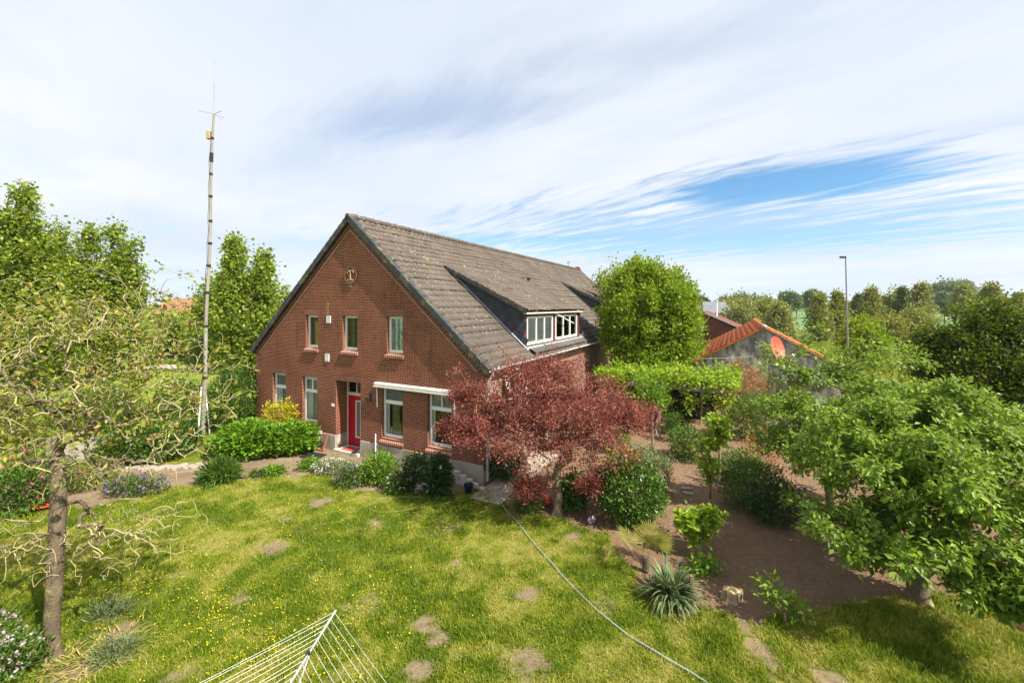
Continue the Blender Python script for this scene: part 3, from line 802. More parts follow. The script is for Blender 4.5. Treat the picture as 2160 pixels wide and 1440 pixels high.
# china on the sill of the third window
POTW = pbr('white china', (.75, .74, .70), (.68, .67, .62), 5, .3)
pot = MB()
for xx, r, h in ((1.92, .055, .22), (2.08, .045, .12), (2.22, .05, .10), (2.36, .045, .13), (2.5, .04, .09)):
    pot.lathe([(.0, 0), (r * .8, 0), (r, h * .4), (r * .7, h * .8), (r * .8, h), (0, h)], 12, Matrix.Translation((xx, FD + .09, 1.03)))
pot.build('china_ornament', POTW, house, smooth=True)
for x0, x1, z0, z1 in SIDEH:
    wo = window(x0, x1, z0 + .03, z1 - .01, .12, sidem, .085, (2.1, 2.2)); drape('curtain', x0 + .05, x1 - .05, z0 + .1, z1 - .1, .25, sidem, CURTAIN, wo, 8, .01)

# door with transom light, glass strip, step and mat
dd = .57
door = MB().box(-.76, -.31, dd, dd + .05, .14, 2.14).box(-.31, -.02, dd, dd + .05, .14, .46).box(-.31, -.02, dd, dd + .05, 1.96, 2.14).box(-.02, .2, dd, dd + .05, .14, 2.14)
for xg in (-.66, -.56, -.46, -.36): door.box(xg - .004, xg + .004, dd - .006, dd, .2, 2.1)
do = door.build('door', REDP, house, bevel=.004)
st = MB().box(-.31, -.275, dd - .025, dd + .04, .46, 1.96).box(-.055, -.02, dd - .025, dd + .04, .46, 1.96).box(-.275, -.055, dd - .025, dd + .04, .46, .495).box(-.275, -.055, dd - .025, dd + .04, 1.925, 1.96)
st.build('glass_strip_frame', WHITE, do)
MB().add([(-.275, dd + .01, .495), (-.055, dd + .01, .495), (-.055, dd + .01, 1.925), (-.275, dd + .01, 1.925)], [(0, 1, 2, 3)]).build('pane', pbr('ribbed glass', (.16, .16, .15), (.10, .10, .10), 30, .25), do)
MB().tube([(.12, dd - .06, 1.0), (.12, dd - .06, 1.14)], .012).tube([(.12, dd, 1.07), (.12, dd - .06, 1.07)], .01).build('handle', STEEL, do)
df = MB().box(-.82, -.76, dd - .02, dd + .08, .10, 2.82).box(.2, .26, dd - .02, dd + .08, .10, 2.82).box(.50, .56, dd - .02, dd + .08, .10, 2.82)
df.box(-.76, .2, dd - .025, dd + .08, 2.15, 2.27).box(-.76, .2, dd - .02, dd + .08, 2.76, 2.82).box(-.30, -.25, dd - .01, dd + .08, 2.27, 2.76).box(.26, .5, dd - .02, dd + .08, 2.76, 2.82)
dfo = df.build('door_frame', CREAM, house, bevel=.005)
for a, b in ((-.76, -.30), (-.25, .2)): MB().add([(a, dd + .03, 2.27), (b, dd + .03, 2.27), (b, dd + .03, 2.76), (a, dd + .03, 2.76)], [(0, 1, 2, 3)]).build('transom_pane', GLASS, dfo)
MB().box(.26, .5, dd + .0, dd + .06, .10, 2.76).build('side_panel', CREAM, dfo)
lintel(DOOR[0], DOOR[1], DOOR[3], front, dfo, .24)
MB().box(-.815, .555, -.14, .56, -.05, .11).build('door_step', pbr('pale step stone', (.55, .50, .43), (.42, .37, .31), 4, .8), house, bevel=.01)
# verges, dentils, mortar lines on the gable
for sgn in (-1, 1):
    vg, dn, ml = MB(), MB(), MB(); LEN = (HW + .28) / cos(SA); N = 26
    ex = Vector((sgn * cos(SA), 0, -sin(SA))); nn = Vector((sgn * sin(SA), 0, cos(SA))); o = Vector((0, 0, ZR + .10))
    for k in range(N):
        a = o + ex * (LEN * k / N - .02) + nn * (.0); b = o + ex * (LEN * (k + 1) / N + .02) + nn * .022
        for (p, q, off) in ((a, b, 0),):
            d_ = (q - p).normalized(); u_ = Vector((0, 1, 0)).cross(d_); u_ = u_ if u_.z > 0 else -u_
            L = (q - p).length
            vs = [p + d_ * l_ + u_ * h_ + Vector((0, y_, 0)) for h_ in (-.20, .03) for l_, y_ in ((0, -.16), (L, -.16), (L, .10), (0, .10))]
            vg.add(vs, [(3, 2, 1, 0), (4, 5, 6, 7), (0, 1, 5, 4), (1, 2, 6, 5), (2, 3, 7, 6), (3, 0, 4, 7)])
    vg.build('verge_tile_row', VERGE, house, bevel=.01)
    for k in range(62):
        p = Vector((0, 0, ZR)) + ex * (LEN * .965 * (k + .5) / 62) - nn * .21
        M = Matrix((ex, Vector((0, 1, 0)), nn)).transposed().to_4x4(); M.translation = p; dn.box(-.035, .035, -.055, .01, -.045, .045, M)
    dn.build('dentil_course', BRICKV, house)
    p = Vector((0, 0, ZR)) - nn * .335; M = Matrix((ex, Vector((0, 1, 0)), nn)).transposed().to_4x4(); M.translation = p
    ml.box(.25, LEN * .955, -.022, .01, -.022, .022, M); ml.build('mortar_line', MORTAR, house)


# tiled roof slopes made of rows of waved tiles
def tiles(p0, ex, ey, nn, L, R, mat, name, parent, tw=.30, th=.335, skip=None, amp=.028, lift=.035, samples=6, r0=0, jitter=.010):
    """p0 top left corner, ex along the rows, ey down the slope, nn outward"""
    p0, ex, ey, nn = (np.array(v) for v in (p0, ex, ey, nn)); nc = int(round(L / tw)); tw = L / nc; nr = int(round(R / th)); th = R / nr
    fx = np.arange(nc * samples + 1) / samples; ph = fx % 1.0
    prof = amp * (np.cos(2 * pi * ph) * .75 + np.cos(4 * pi * ph) * .25)
    Vs, Fs, b = [], [], 0
    for r in range(nr):
        jz = np.repeat(RNG.normal(0, jitter, nc + 1), samples)[:len(fx)]; sag = RNG.normal(0, jitter * .6)
        for k, (s, up) in enumerate(((r * th - .03, 0.0), ((r + 1) * th + .01, lift), ((r + 1) * th + .012, lift - .03))):
            Vs.append(p0 + ex * (fx * tw)[:, None] + ey * s + nn * (prof + jz * (k > 0) + up + sag)[:, None])
        m = len(fx); i = np.arange(m - 1)
        q = np.concatenate([np.stack([b + i, b + i + 1, b + m + i + 1, b + m + i], 1), np.stack([b + m + i, b + m + i + 1, b + 2 * m + i + 1, b + 2 * m + i], 1)])
        if skip is not None:
            xm = (i + .5) / samples * tw; kp = np.array([not skip(xx, (r + .5) * th) for xx in xm]); q = q[np.concatenate([kp, kp])]
        Fs.append(q); b += 3 * m
    return nmesh(name, np.concatenate(Vs), np.concatenate(Fs), mat, parent)


RL = (HW + .22) / cos(SA)
D1, D2 = (3.5, 10.35), (17.75, 24.6)
def inside_dormer(y, s):
    xx = s * cos(SA); return any(a + .15 < y < b - .15 for a, b in (D1, D2)) and 2.6 < xx < 5.85
rr_ = tiles((0, -.10, ZR + .05), (0, 1, 0), (cos(SA), 0, -sin(SA)), (sin(SA), 0, cos(SA)), HL + .2, RL, ROOF, 'roof', house, skip=lambda y, s: inside_dormer(y - .1, s))
tiles((0, HL + .1, ZR + .05), (0, -1, 0), (-cos(SA), 0, -sin(SA)), (-sin(SA), 0, cos(SA)), HL + .2, RL, ROOF, 'roof', house, samples=4)
rc = MB()
for k in range(64):
    a = -.16 + k * (HL + .3) / 64; b = a + (HL + .3) / 64 + .04
    rc.tube([(0, a, ZR + .07), (0, b, ZR + .085)], [.115, .13], 10)
rc.build('ridge_cap', ROOF, rr_, smooth=False)
# lower sheathing so no light leaks between tiles
# eave: gutter, fascia, downpipe
gut = MB(); gp = [(cos(a) * .07, sin(a) * .07) for a in np.linspace(pi, 2 * pi, 7)]
for k in range(6):
    (a, b), (c, d) = gp[k], gp[k + 1]; xg, zg = HW + .30, ZE - .165
    gut.add([(xg + a, -.05, zg + b), (xg + c, -.05, zg + d), (xg + c, HL, zg + d), (xg + a, HL, zg + b)], [(0, 1, 2, 3)])
    gut.add([(xg + a * .9, -.05, zg + b * .9), (xg + c * .9, -.05, zg + d * .9), (xg + c * .9, HL, zg + d * .9), (xg + a * .9, HL, zg + b * .9)], [(3, 2, 1, 0)])
gut.box(HW + .36, HW + .385, -.05, HL, ZE - .185, ZE - .145)
go = gut.build('gutter', ZINC, house)
MB().box(HW + .005, HW + .22, -.05, HL, ZE - .22, ZE - .13).build('soffit_board', CREAM, house)
MB().tube([(HW + .3, .12, ZE - .2), (HW + .28, .12, ZE - .35), (HW + .10, .12, ZE - .6), (HW + .10, .12, .1)], .045, 8).build('downpipe', ZINC, house, smooth=True)


def dormer(y0, y1, full=True):
    """slate-cheeked shed dormer: root mesh is its front wall"""
    xf, zt, zb = 5.86, 5.52, 4.06; xs_, zs_ = 2.0, 7.49
    dm = MB().box(xf - .12, xf, y0 + .1, y1 - .1, zb, zt)
    ws = [(y0 + .26, y0 + 3.02), (y0 + 3.36, y0 + 6.42)]
    # front wall in strips round the two windows
    dm = MB()
    wz0, wz1 = 4.20, 5.36
    dm.box(xf - .10, xf, y0 + .06, y1 - .06, zb, wz0).box(xf - .10, xf, y0 + .06, y1 - .06, wz1, zt)
    for a, b in ((y0 + .06, ws[0][0]), (ws[0][1], ws[1][0]), (ws[1][1], y1 - .06)): dm.box(xf - .10, xf, a, b, wz0, wz1)
    root = dm.build('dormer', REDWOOD, house)
    Md = lambda x, d, z: Vector((xf - d, x, z))
    for k, (a, b) in enumerate(ws):
        wo = window(a, b, wz0, wz1, .03, Md, .085, cols=3, parent=house, name='dormer_window')
        if k == 0: drape('curtain', a + .1, b - .1, wz0 + .1, wz1 - .05, .09, Md, CURTAIN, wo, 9, .02)
    # roof
    S2 = math.atan2(zs_ - zt - .06, 6.08 - xs_); Ld = math.hypot(6.1 - xs_, zs_ - zt - .05)
    tiles((xs_, y0 - .16, zs_ + .06), (0, 1, 0), (cos(S2), 0, -sin(S2)), (sin(S2), 0, cos(S2)), y1 - y0 + .3, Ld, ROOF, 'dormer_roof', root)
    for yy in (y0 - .17, y1 + .11): MB().bar((xs_ + .15, yy, zs_ - .04), (6.06, yy, zt + .05), .06, .15).build('verge_board', VERGE, root)
    MB().box(5.9, 6.04, y0 - .1, y1 + .1, zt - .05, zt + .015).build('eave_board', CREAM, root)
    # cheeks clad in overlapping slates laid square to the slope, sawtooth towards the front
    for yc, sg in ((y0 + .02, -1), (y1 - .02, 1)):
        MB().prism([(xs_ + .1, zs_ - .08), (xf, zt), (xf, zb - .05)], yc - .015, yc + .015).build('cheek', SLATE, root)
        sl = MB(); rt_ = radians(-22)
        for i in range(-2, 24):
            for j in range(-14, 14):
                lx, lz = i * .235 + (j % 2) * .06, j * .20
                cx_, cz_ = xs_ + lx * cos(rt_) - lz * sin(rt_) * -1 * -1, 0
                cx_ = xs_ + lx * cos(rt_) - lz * sin(rt_); cz_ = 6.2 + lx * sin(rt_) + lz * cos(rt_)
                top = zs_ - (cx_ - xs_) * (zs_ - zt) / (xf - xs_) - .12; bot = ZR - SL * cx_ + .13
                if xs_ + .3 < cx_ < xf + .06 and bot < cz_ < top:
                    M = Matrix.Translation((cx_, yc + sg * (.022 + .004 * ((i * 7 + j * 3) % 5) / 5), cz_)) @ Matrix.Rotation(-rt_, 4, 'Y') @ Matrix.Rotation(sg * .06, 4, 'X') @ Matrix.Rotation(sg * .05, 4, 'Z')
                    w2, h2 = .145, .135
                    ol = [(-w2, h2), (w2 * .5, h2), (w2, h2 * .4), (w2, -h2 * .5), (w2 * .5, -h2), (-w2, -h2)]
                    vs = [M @ Vector((a, y_, b)) for y_ in (-.005, .005) for a, b in ol]
                    sl.add(vs, [tuple(range(6)), tuple(range(11, 5, -1))] + [(q_, (q_ + 1) % 6, (q_ + 1) % 6 + 6, q_ + 6) for q_ in range(6)])
        sl.build('slate_cladding', SLATE, root)
        fl = MB(); fl.bar((xs_ + .1, yc + sg * .07, ZR - SL * (xs_ + .1) + .12), (xf + .1, yc + sg * .07, ZR - SL * (xf + .1) + .12), .09, .03); fl.build('flashing', LEAD, root)
    MB().box(xf - .02, xf + .2, y0 - .1, y1 + .1, zb - .03, zb + .08).build('lead_apron', LEAD, root, bevel=.01)
    if full:
        q = MB().bar((xf + .02, y0 + 3.1, zt - .02), (xf + .35, y0 + 4.9, wz1 - .42), .05, .03); q.build('window_stay', WHITE, root)
    return root


dormer(*D1); dormer(*D2, full=False)
ap0 = (5.95, D1[0] + .1, ZR + .075 - SL * 5.95 + .03)
tiles(ap0, (0, 1, 0), (cos(SA * .8), 0, -sin(SA * .8)), (sin(SA * .8), 0, cos(SA * .8)), D1[1] - D1[0] - .2, .42, ROOFG, 'apron_tile_row', house, tw=.15, th=.42, amp=.02, samples=6)
# vent pipe, small things on the ridge
MB().lathe([(.0, 0), (.085, 0), (.085, .34), (.10, .34), (.10, .42), (0, .42)], 12, Matrix.Translation((2.45, 11.1, ZR - SL * 2.45 - .02))).build('vent_pipe', DARK, house)
MB().tube([(0, 24.6, ZR + .1), (0, 24.6, ZR + .5)], .02).bar((0, 24.3, ZR + .46), (0, 25.0, ZR + .62), .02, .06).build('weather_vane', DARK, house)
MB().box(-.18, .18, 27.0, 27.4, ZR - .1, ZR + .32).build('chimney', BRICKO, house)
# monogram, vents, plate, lamp, pipe
em = MB(); n = 36
for k in range(n):
    a0, a1 = 2 * pi * k / n, 2 * pi * (k + .86) / n
    vs = [(.05 + r * cos(a), y, 6.99 + r * 1.0 * sin(a)) for y in (-.05, .0) for r, a in ((.30, a0), (.345, a0), (.345, a1), (.30, a1))]
    em.add(vs, [(0, 1, 2, 3), (7, 6, 5, 4), (0, 4, 5, 1), (1, 5, 6, 2), (2, 6, 7, 3), (3, 7, 4, 0)])
emo = em.build('monogram', pbr('weathered ring stone', (.24, .15, .10), (.16, .09, .06), 14, .85), house)


def stroke(pts, r=.020): return MB().tube([(.05 + x, -.04, 6.99 + z) for x, z in pts], r, 6)


def arc(cx, cz, r, a0, a1, m=8): return [(cx + r * cos(radians(a0 + (a1 - a0) * k / m)), cz + r * sin(radians(a0 + (a1 - a0) * k / m))) for k in range(m + 1)]


for s in (-1, 1):
    pts = [(s * x, z) for x, z in arc(.115, .13, .062, -60, 90, 6) + arc(.10, .10, .092, 90, 180, 5) + [(.012, .0)] + arc(.10, -.10, .088, 180, 300, 8)]
    stroke(pts).build('letter', GOLD, emo, smooth=True)
MB().box(-.18, .28, -.035, 0, 6.70, 6.75).box(-.02, .12, -.03, 0, 6.52, 6.62).build('keystone', STONE, emo, bevel=.01)
for x0, x1, z0, z1 in ((-1.34, -1.11, 5.10, 5.40), (-1.43, -1.20, 3.54, 3.86)):
    v_ = MB().box(x0, x0 + .025, -.03, 0, z0, z1).box(x1 - .025, x1, -.03, 0, z0, z1).box(x0, x1, -.03, 0, z1 - .025, z1).box(x0, x1, -.03, 0, z0, z0 + .025)
    for k in range(5):
        zc = z0 + .05 + k * (z1 - z0 - .08) / 5; v_.add([(x0 + .02, -.03, zc), (x1 - .02, -.03, zc), (x1 - .02, -.004, zc + .04), (x0 + .02, -.004, zc + .04)], [(0, 1, 2, 3)])
    vo_ = v_.build('air_vent', WHITE, house); MB().box(x0 + .02, x1 - .02, -.003, .0, z0 + .02, z1 - .02).build('vent_backing', DARK, vo_)
MB().box(-1.36, -1.24, -.004, 0, 5.42, 5.95).build('foam_streak', pbr('yellow foam', (.42, .28, .06), (.22, .09, .04), 9, .9), house)
MB().box(-1.07, -.90, -.012, 0, 1.75, 1.87).build('number_plate', pbr('enamel plate', (.82, .84, .88), (.76, .78, .84), 4, .3), house, bevel=.004)
wl = MB().box(1.07, 1.13, -.02, 0, 2.2, 2.5).tube([(1.1, -.02, 2.42), (1.1, -.12, 2.47), (1.1, -.16, 2.40)], .012)
wl.lathe([(0, .02), (.05, 0), (.065, -.03), (.04, -.2), (0, -.22)], 8, Matrix.Translation((1.1, -.16, 2.40))); wl.build('wall_lamp', DARK, house)
MB().tube([(1.4, -.05, .04), (1.4, -.05, 1.0)], .022, 8).box(1.36, 1.44, -.05, -.03, .6, .63).build('white_pipe', WHITE, house)
# retracted awning above two windows
aw = MB(); a0, a1, zt = 1.40, 5.06, 2.96
pr = [(-.02, zt), (-.13, zt - .02), (-.155, zt - .06), (-.15, zt - .14), (-.02, zt - .12)]
aw.add([(a0, y, z) for y, z in pr] + [(a1, y, z) for y, z in pr], [(0, 1, 2, 3, 4), (9, 8, 7, 6, 5)] + [(i, i + 5, (i + 1) % 5 + 5, (i + 1) % 5) for i in range(5)])
awo = aw.build('awning', pbr('weathered white awning', (.62, .61, .57), (.50, .49, .45), 6, .5), house, bevel=.006)
MB().bar((a0 - .01, -.165, zt - .155), (a1 + .01, -.165, zt - .155), .03, .035).build('front_rail', CREAM, awo)
for xx in (a0 + .08, a1 - .06):
    MB().bar((xx, -.06, zt - .15), (xx, -.04, zt - .95), .035, .03).bar((xx + .03, -.10, zt - .16), (xx + .03, -.05, zt - .90), .02, .02).build('arm', WHITE, awo)
# satellite dish on the side wall
def dish(loc, rz, el, r, mat, label, arm=.5, wallx=None):
    e = empty('satellite_dish', loc, label=label, cat='satellite dish')
    M = Matrix.Rotation(rz, 4, 'Z') @ Matrix.Rotation(el, 4, 'X')       # dish looks along local -y
    R = Matrix.Rotation(pi / 2, 4, 'X'); prof = [(r * k / 8, -.16 * r * 2 * (1 - (k / 8) ** 2)) for k in range(9)]
    M2 = M @ Matrix(((1, 0, 0, 0), (0, 0, -1, 0), (0, 1.12, 0, 0), (0, 0, 0, 1)))
    db = MB().lathe(prof, 28, M2); db.lathe([(a, z - .012) for a, z in prof[::-1]], 28, M2); db.lathe([(r * .985, -.012), (r * 1.02, 0), (r, .006)], 28, M2)
    db.build('reflector', mat, e, smooth=True)
    a = M @ Vector((0, -.02, -r * 1.08)); b = M @ Vector((0, -r * 1.25, -r * .95))
    MB().bar(a, b, .03, .03).build('feed_arm', DARK if mat is not CREAM else STEEL, e)
    hd = MB().tube([b + (M @ Vector((0, 0, -.05)) - M @ Vector((0, 0, 0))), b + (M @ Vector((0, .06, .07)) - M @ Vector((0, 0, 0)))], .045, 8); hd.build('feed_head', WHITE, e)
    MB().tube([M @ Vector((0, .16 * r * 2 + .02, 0)), Vector((0, 0, 0)) + (M @ Vector((0, .32, -.05))), Vector((M @ Vector((0, .32, -.05)))) + Vector((0, 0, -.6))], .024, 6).build('mount_pole', STEEL, e)
    return e


dish(HP(HW + .42, 1.62, 3.12), radians(28), radians(-24), .47, CREAM, 'pale cream satellite dish on the brick side wall above the red tree')
# ---------------------------------------------------------------- outbuildings
def gable_house(name, base, rz, hw, L, ze, zr, wallmat, roofmat, label, cat='barn', over=.15, tw=.28, th=.34, th_=None, tiled=True, amp=.03):
    e = empty(name, base, rz, label=label, cat=cat); sl_ = (zr - ze) / hw; a = math.atan(sl_)
    mb = MB(); gpoly = [(-hw, 0), (hw, 0), (hw, ze), (0, zr), (-hw, ze)]
    mb.prism(gpoly, 0, L); mb.build('wall', wallmat, e)
    R = hw / cos(a) + over
    r_ = None
    for sg in (1, -1):
        if tiled:
            p0 = (0, -over, zr + .07) if sg > 0 else (0, L + over, zr + .07)
            r_ = tiles(p0, (0, sg, 0), (sg * cos(a), 0, -sin(a)), (sg * sin(a), 0, cos(a)), L + 2 * over, R, roofmat, 'roof', e, tw=tw, th=th, amp=amp)
        else:
            m2 = MB(); p = Vector((0, 0, zr + .05)); M = Matrix((Vector((sg * cos(a), 0, -sin(a))), Vector((0, 1, 0)), Vector((sg * sin(a), 0, cos(a))))).transposed().to_4x4(); M.translation = p
            m2.box(-.02, R, -over, L + over, -.04, .03, M)
            for k in range(int(L / .9)): m2.box(0, R, k * .9, k * .9 + .05, .03, .06, M)
            r_ = m2.build('roof', roofmat, e)
    return e, r_, a


# rendered shed with orange clay tiles
rdm = bpy.data.materials.new('weathered grey render'); rdm.use_nodes = True; t = NT(rdm.node_tree)
co = t.n('ShaderNodeTexCoord').outputs['Object']
cst = t.mapping(co, sc=(1, 1, .45))
c_ = t.mix(t.ss(t.noise(cst, 2.6, 8, .72), .36, .62), (.56, .54, .50), (.13, .122, .11))
c_ = t.mix(t.ss(t.noise(co, 9, 6, .7), .5, .68, 0, .8), c_, (.50, .48, .45))
c_ = t.mix(t.ss(t.noise(cst, 1.1, 6, .7), .48, .66, 0, .7), c_, (.16, .15, .135))
b_ = t.n('ShaderNodeBsdfPrincipled', {'Base Color': c_, 'Roughness': .92, 'Specular IOR Level': .15, 'Normal': t.n('ShaderNodeBump', {'Strength': .5, 'Distance': .02, 'Height': t.noise(co, 20, 6, .7)}).outputs[0]})
t.n('ShaderNodeOutputMaterial', {'Surface': b_.outputs[0]})
sh0 = P(1612, 688, 25.5)
shed, shr, sa_ = gable_house('stone_shed', (sh0.x, sh0.y, 0), HROT, 3.8, 14.5, 2.26, 4.45, rdm, ORTILE, 'grey rendered shed with an orange clay tile roof beside the garden', 'shed', .12, .30, .36, amp=.04)
srl = empty; rcm = MB()
for k in range(37): rcm.tube([(0, -.14 + k * .4, 4.53), (0, -.14 + (k + 1) * .4 + .03, 4.54)], [.11, .125], 10)
rcm.build('ridge_cap', ORTILE, shr)
MB().lathe([(0, -.02), (.13, -.02), (.14, .05), (.1, .13), (0, .14)], 10, Matrix.Translation((0, -.1, 4.53))).build('ridge_end_cap', ZINC, shr)
for sg in (-1, 1):
    m_ = MB().bar((0, -.13, 4.50), (sg * 3.93, -.13, 2.22), .10, .10); m_.build('verge_strip', ORTILE if sg < 0 else pbr('faded clay verge', (.55, .30, .19), (.45, .22, .13), 8, .8), shed)
dp_ = P(1641, 733, 24.45)
dish((dp_.x, dp_.y, dp_.z), radians(26), radians(-16), .60, pbr('faded red dish paint', (.52, .10, .06), (.44, .08, .05), 5, .5, c3=(.66, .34, .28), s3=16), 'faded red satellite dish on the grey shed gable')
# glass-roofed lean-to rail and grey slats at the front of the shed
lt_ = empty('lean_to', (P(1700, 802, 23.6).x, 23.6, 0), HROT, label='low lean-to with a pale metal roof edge in front of the shed', cat='lean-to')
MB().box(-1.6, 1.3, -.06, .06, 1.60, 1.68).build('roof_edge', STEEL, lt_)
MB().add([(-1.6, 0, 1.70), (1.3, 0, 1.70), (1.3, 1.4, 1.84), (-1.6, 1.4, 1.84)], [(0, 1, 2, 3)]).add([(-1.6, 0, 1.685), (1.3, 0, 1.685), (1.3, 1.4, 1.825), (-1.6, 1.4, 1.825)], [(3, 2, 1, 0)]).build('roof_sheet', pbr('dull sheet', (.12, .14, .17), (.08, .09, .11), 3, .35), lt_)
for xx in (-1.5, 1.2): MB().box(xx - .05, xx + .05, -.05, .05, 0, 1.62).build('post', WOOD, lt_)
ws_ = empty('slat_screen', (G(1583, 900).x, G(1583, 900).y - .6, 0), HROT, label='narrow screen of grey weathered upright slats by the shed', cat='screen')
for k in range(5): MB().box(-.28 + k * .13, -.18 + k * .13, -.02, .02, 0, 1.75 + .08 * ((k * 3) % 4)).build('slat', WOOD, ws_)
for z_ in (.5, 1.4): MB().box(-.3, .46, .02, .05, z_, z_ + .08).build('rail', WOOD, ws_)

# brick barn behind, rusty red roof, round window, flue
b0 = P(1483, 652, 43)
barn, barnr, _ = gable_house('brick_barn', (b0.x, 43, 0), HROT, 6.2, 9, 2.3, 5.15, BRICKO, pbr('faded red roof sheet', (.45, .17, .15), (.36, .13, .12), 1.2, .7, c3=(.50, .30, .27), s3=2), 'old brick barn with a faded red roof behind the shed', 'barn', .2, tiled=False)
MB().bar((.05, -.24, 5.22), (6.3, -.24, 2.30), .08, .22).bar((-.05, -.24, 5.22), (-6.3, -.24, 2.30), .08, .22).build('barge_board', pbr('peeling white board', (.60, .57, .52), (.42, .38, .33), 8, .8), barn)
rw = MB(); 
for k in range(24):
    a0_, a1_ = 2 * pi * k / 24, 2 * pi * (k + 1) / 24
    rw.bar((-.45 + .5 * cos(a0_), -.04, 3.75 + .5 * sin(a0_)), (-.45 + .5 * cos(a1_), -.04, 3.75 + .5 * sin(a1_)), .08, .09)
rw.bar((-.92, -.03, 3.75), (.02, -.03, 3.75), .04, .04).bar((-.45, -.03, 3.28), (-.45, -.03, 4.22), .04, .04)
rwo = rw.build('round_window', WHITE, barn); MB().lathe([(0, 0), (.48, 0)], 24, Matrix.Translation((-.45, -.012, 3.75)) @ Matrix.Rotation(pi / 2, 4, 'X')).build('pane', DARK, rwo)
MB().tube([(-.12, .4, 5.1), (-.16, .4, 6.2), (-.30, .4, 6.75)], .09, 8).build('flue', pbr('rusty flue', (.10, .055, .035), (.06, .04, .03), 8, .8), barn)
MB().tube([(1.2, 2.2, 4.6), (1.2, 2.2, 6.2)], .07, 8).build('vent_stack', WHITE, barn)

# far buildings
def farhouse(px0, px1, pyr, pye, y, name, wm, rm_, label, cat='house', L=8):
    a, b = P(px0, pyr, y), P(px1, pye, y); e = empty(name, ((a.x + b.x) / 2, y, 0), label=label, cat=cat); w_ = abs(b.x - a.x)
    MB().prism([(-w_ / 2, 0), (w_ / 2, 0), (w_ / 2, b.z), (-w_ / 2, b.z)], 0, L).build('wall', wm, e)
    MB().add([(-w_ / 2 - .3, -.3, b.z), (w_ / 2 + .3, -.3, b.z), (w_ / 2 + .3, L / 2, a.z), (-w_ / 2 - .3, L / 2, a.z), (-w_ / 2 - .3, L + .3, b.z), (w_ / 2 + .3, L + .3, b.z)], [(0, 1, 2, 3), (3, 2, 5, 4), (0, 3, 4), (1, 5, 2)]).build('roof', rm_, e)
    MB().box(-w_ * .2, w_ * .05, -.05, 0, .8, max(1.6, b.z * .6)).build('window', DARK, e)
    return e


GREYR = pbr('grey slate sheet', (.17, .18, .20), (.13, .14, .16), .6, .7)
farhouse(1478, 1545, 636, 660, 95, 'storage_hall', pbr('pale cladding', (.42, .42, .42), (.36, .36, .36), 1, .7), GREYR, 'grey roofed hall far off behind the brick barn', 'hall')
farhouse(2110, 2200, 648, 662, 150, 'far_house', WHITE, pbr('pink tile', (.42, .24, .19), (.36, .2, .16), 1, .8), 'small far house with a pinkish roof at the right edge', 'house')
farhouse(2010, 2045, 655, 661, 320, 'far_house', WHITE, GREYR, 'tiny pale house far off beyond the stubble field', 'house')
farhouse(290, 400, 628, 735, 50, 'neighbour_house', BRICKO, pbr('old red roof tile', (.40, .16, .11), (.32, .12, .085), 2.5, .85), 'neighbouring house with an old red tiled roof beyond the sparse tree', 'house', 9)
farhouse(395, 470, 705, 728, 47, 'garden_cabin', pbr('tan cabin boards', (.42, .33, .24), (.34, .27, .2), 3, .8), pbr('pale grey felt', (.52, .52, .50), (.44, .44, .42), 2, .8), 'low tan cabin with a pale grey roof behind the mast', 'cabin', 4)

# ---------------------------------------------------------------- mast, lamp post, dryer, fences
mb_ = G(428, 918); mast = empty('radio_mast', mb_, label='tall thin radio mast of jointed pipes with a whip antenna', cat='mast')
H0 = 14.35; LX = .48


def mp(h): 
    wob = .03 * sin(h * .9) * (h > 2); return Vector((LX * h / H0 + wob, .0, h))


rad = lambda h: .088 - .045 * min(1, h / 14.4)
hs = [0, 2.6, 4.9, 6.4, 7.6, 8.6, 9.6, 10.7, 11.7, 12.6, 13.3, H0]
for k in range(len(hs) - 1):
    MB().tube([mp(hs[k]), mp((hs[k] + hs[k + 1]) / 2), mp(hs[k + 1])], [rad(hs[k]), rad(hs[k]) * .97, rad(hs[k]) * .95], 10).build('pipe_section', MASTP, mast, smooth=True)
    if k: MB().tube([mp(hs[k] - .05), mp(hs[k] + .05)], rad(hs[k]) * 1.35, 10).build('clamp', DARK, mast)
MB().tube([mp(12.25), mp(12.65)], rad(12.4) * 1.5, 10).build('sleeve', DARK, mast)
cb = MB().tube([mp(h) + Vector((-rad(h) * 1.1 + .02 * sin(h * 5), -rad(h), 0)) for h in np.linspace(.4, 13.6, 40)], .012, 4); cb.build('cable', DARK, mast)
MB().box(-.26, -.09, -.10, .06, 13.25, 13.62, Matrix.Translation(Vector((LX * .95, 0, 0)))).build('junction_box', pbr('yellowed plastic', (.48, .38, .20), (.38, .30, .16), 6, .6), mast, bevel=.02)
MB().tube([mp(H0), mp(H0) + Vector((.05, 0, 2.45))], [.024, .018], 6).build('whip_antenna', STEEL, mast)
for dx, dy, dz_ in ((-.72, .0, .16), (.42, -.1, .1), (.36, .0, -.26), (.1, .5, .05)):
    a = mp(H0) + Vector((.02, 0, .04)); MB().tube([a, a + Vector((dx, dy, dz_))], .013, 5).build('radial_rod', STEEL, mast)
for k in range(3):
    a = 2 * pi * k / 3 + .4; MB().tube([(cos(a) * .26, sin(a) * .26, 0), (cos(a) * .08, sin(a) * .08, 2.2)], .03, 6).build('base_strut', WHITE, mast)

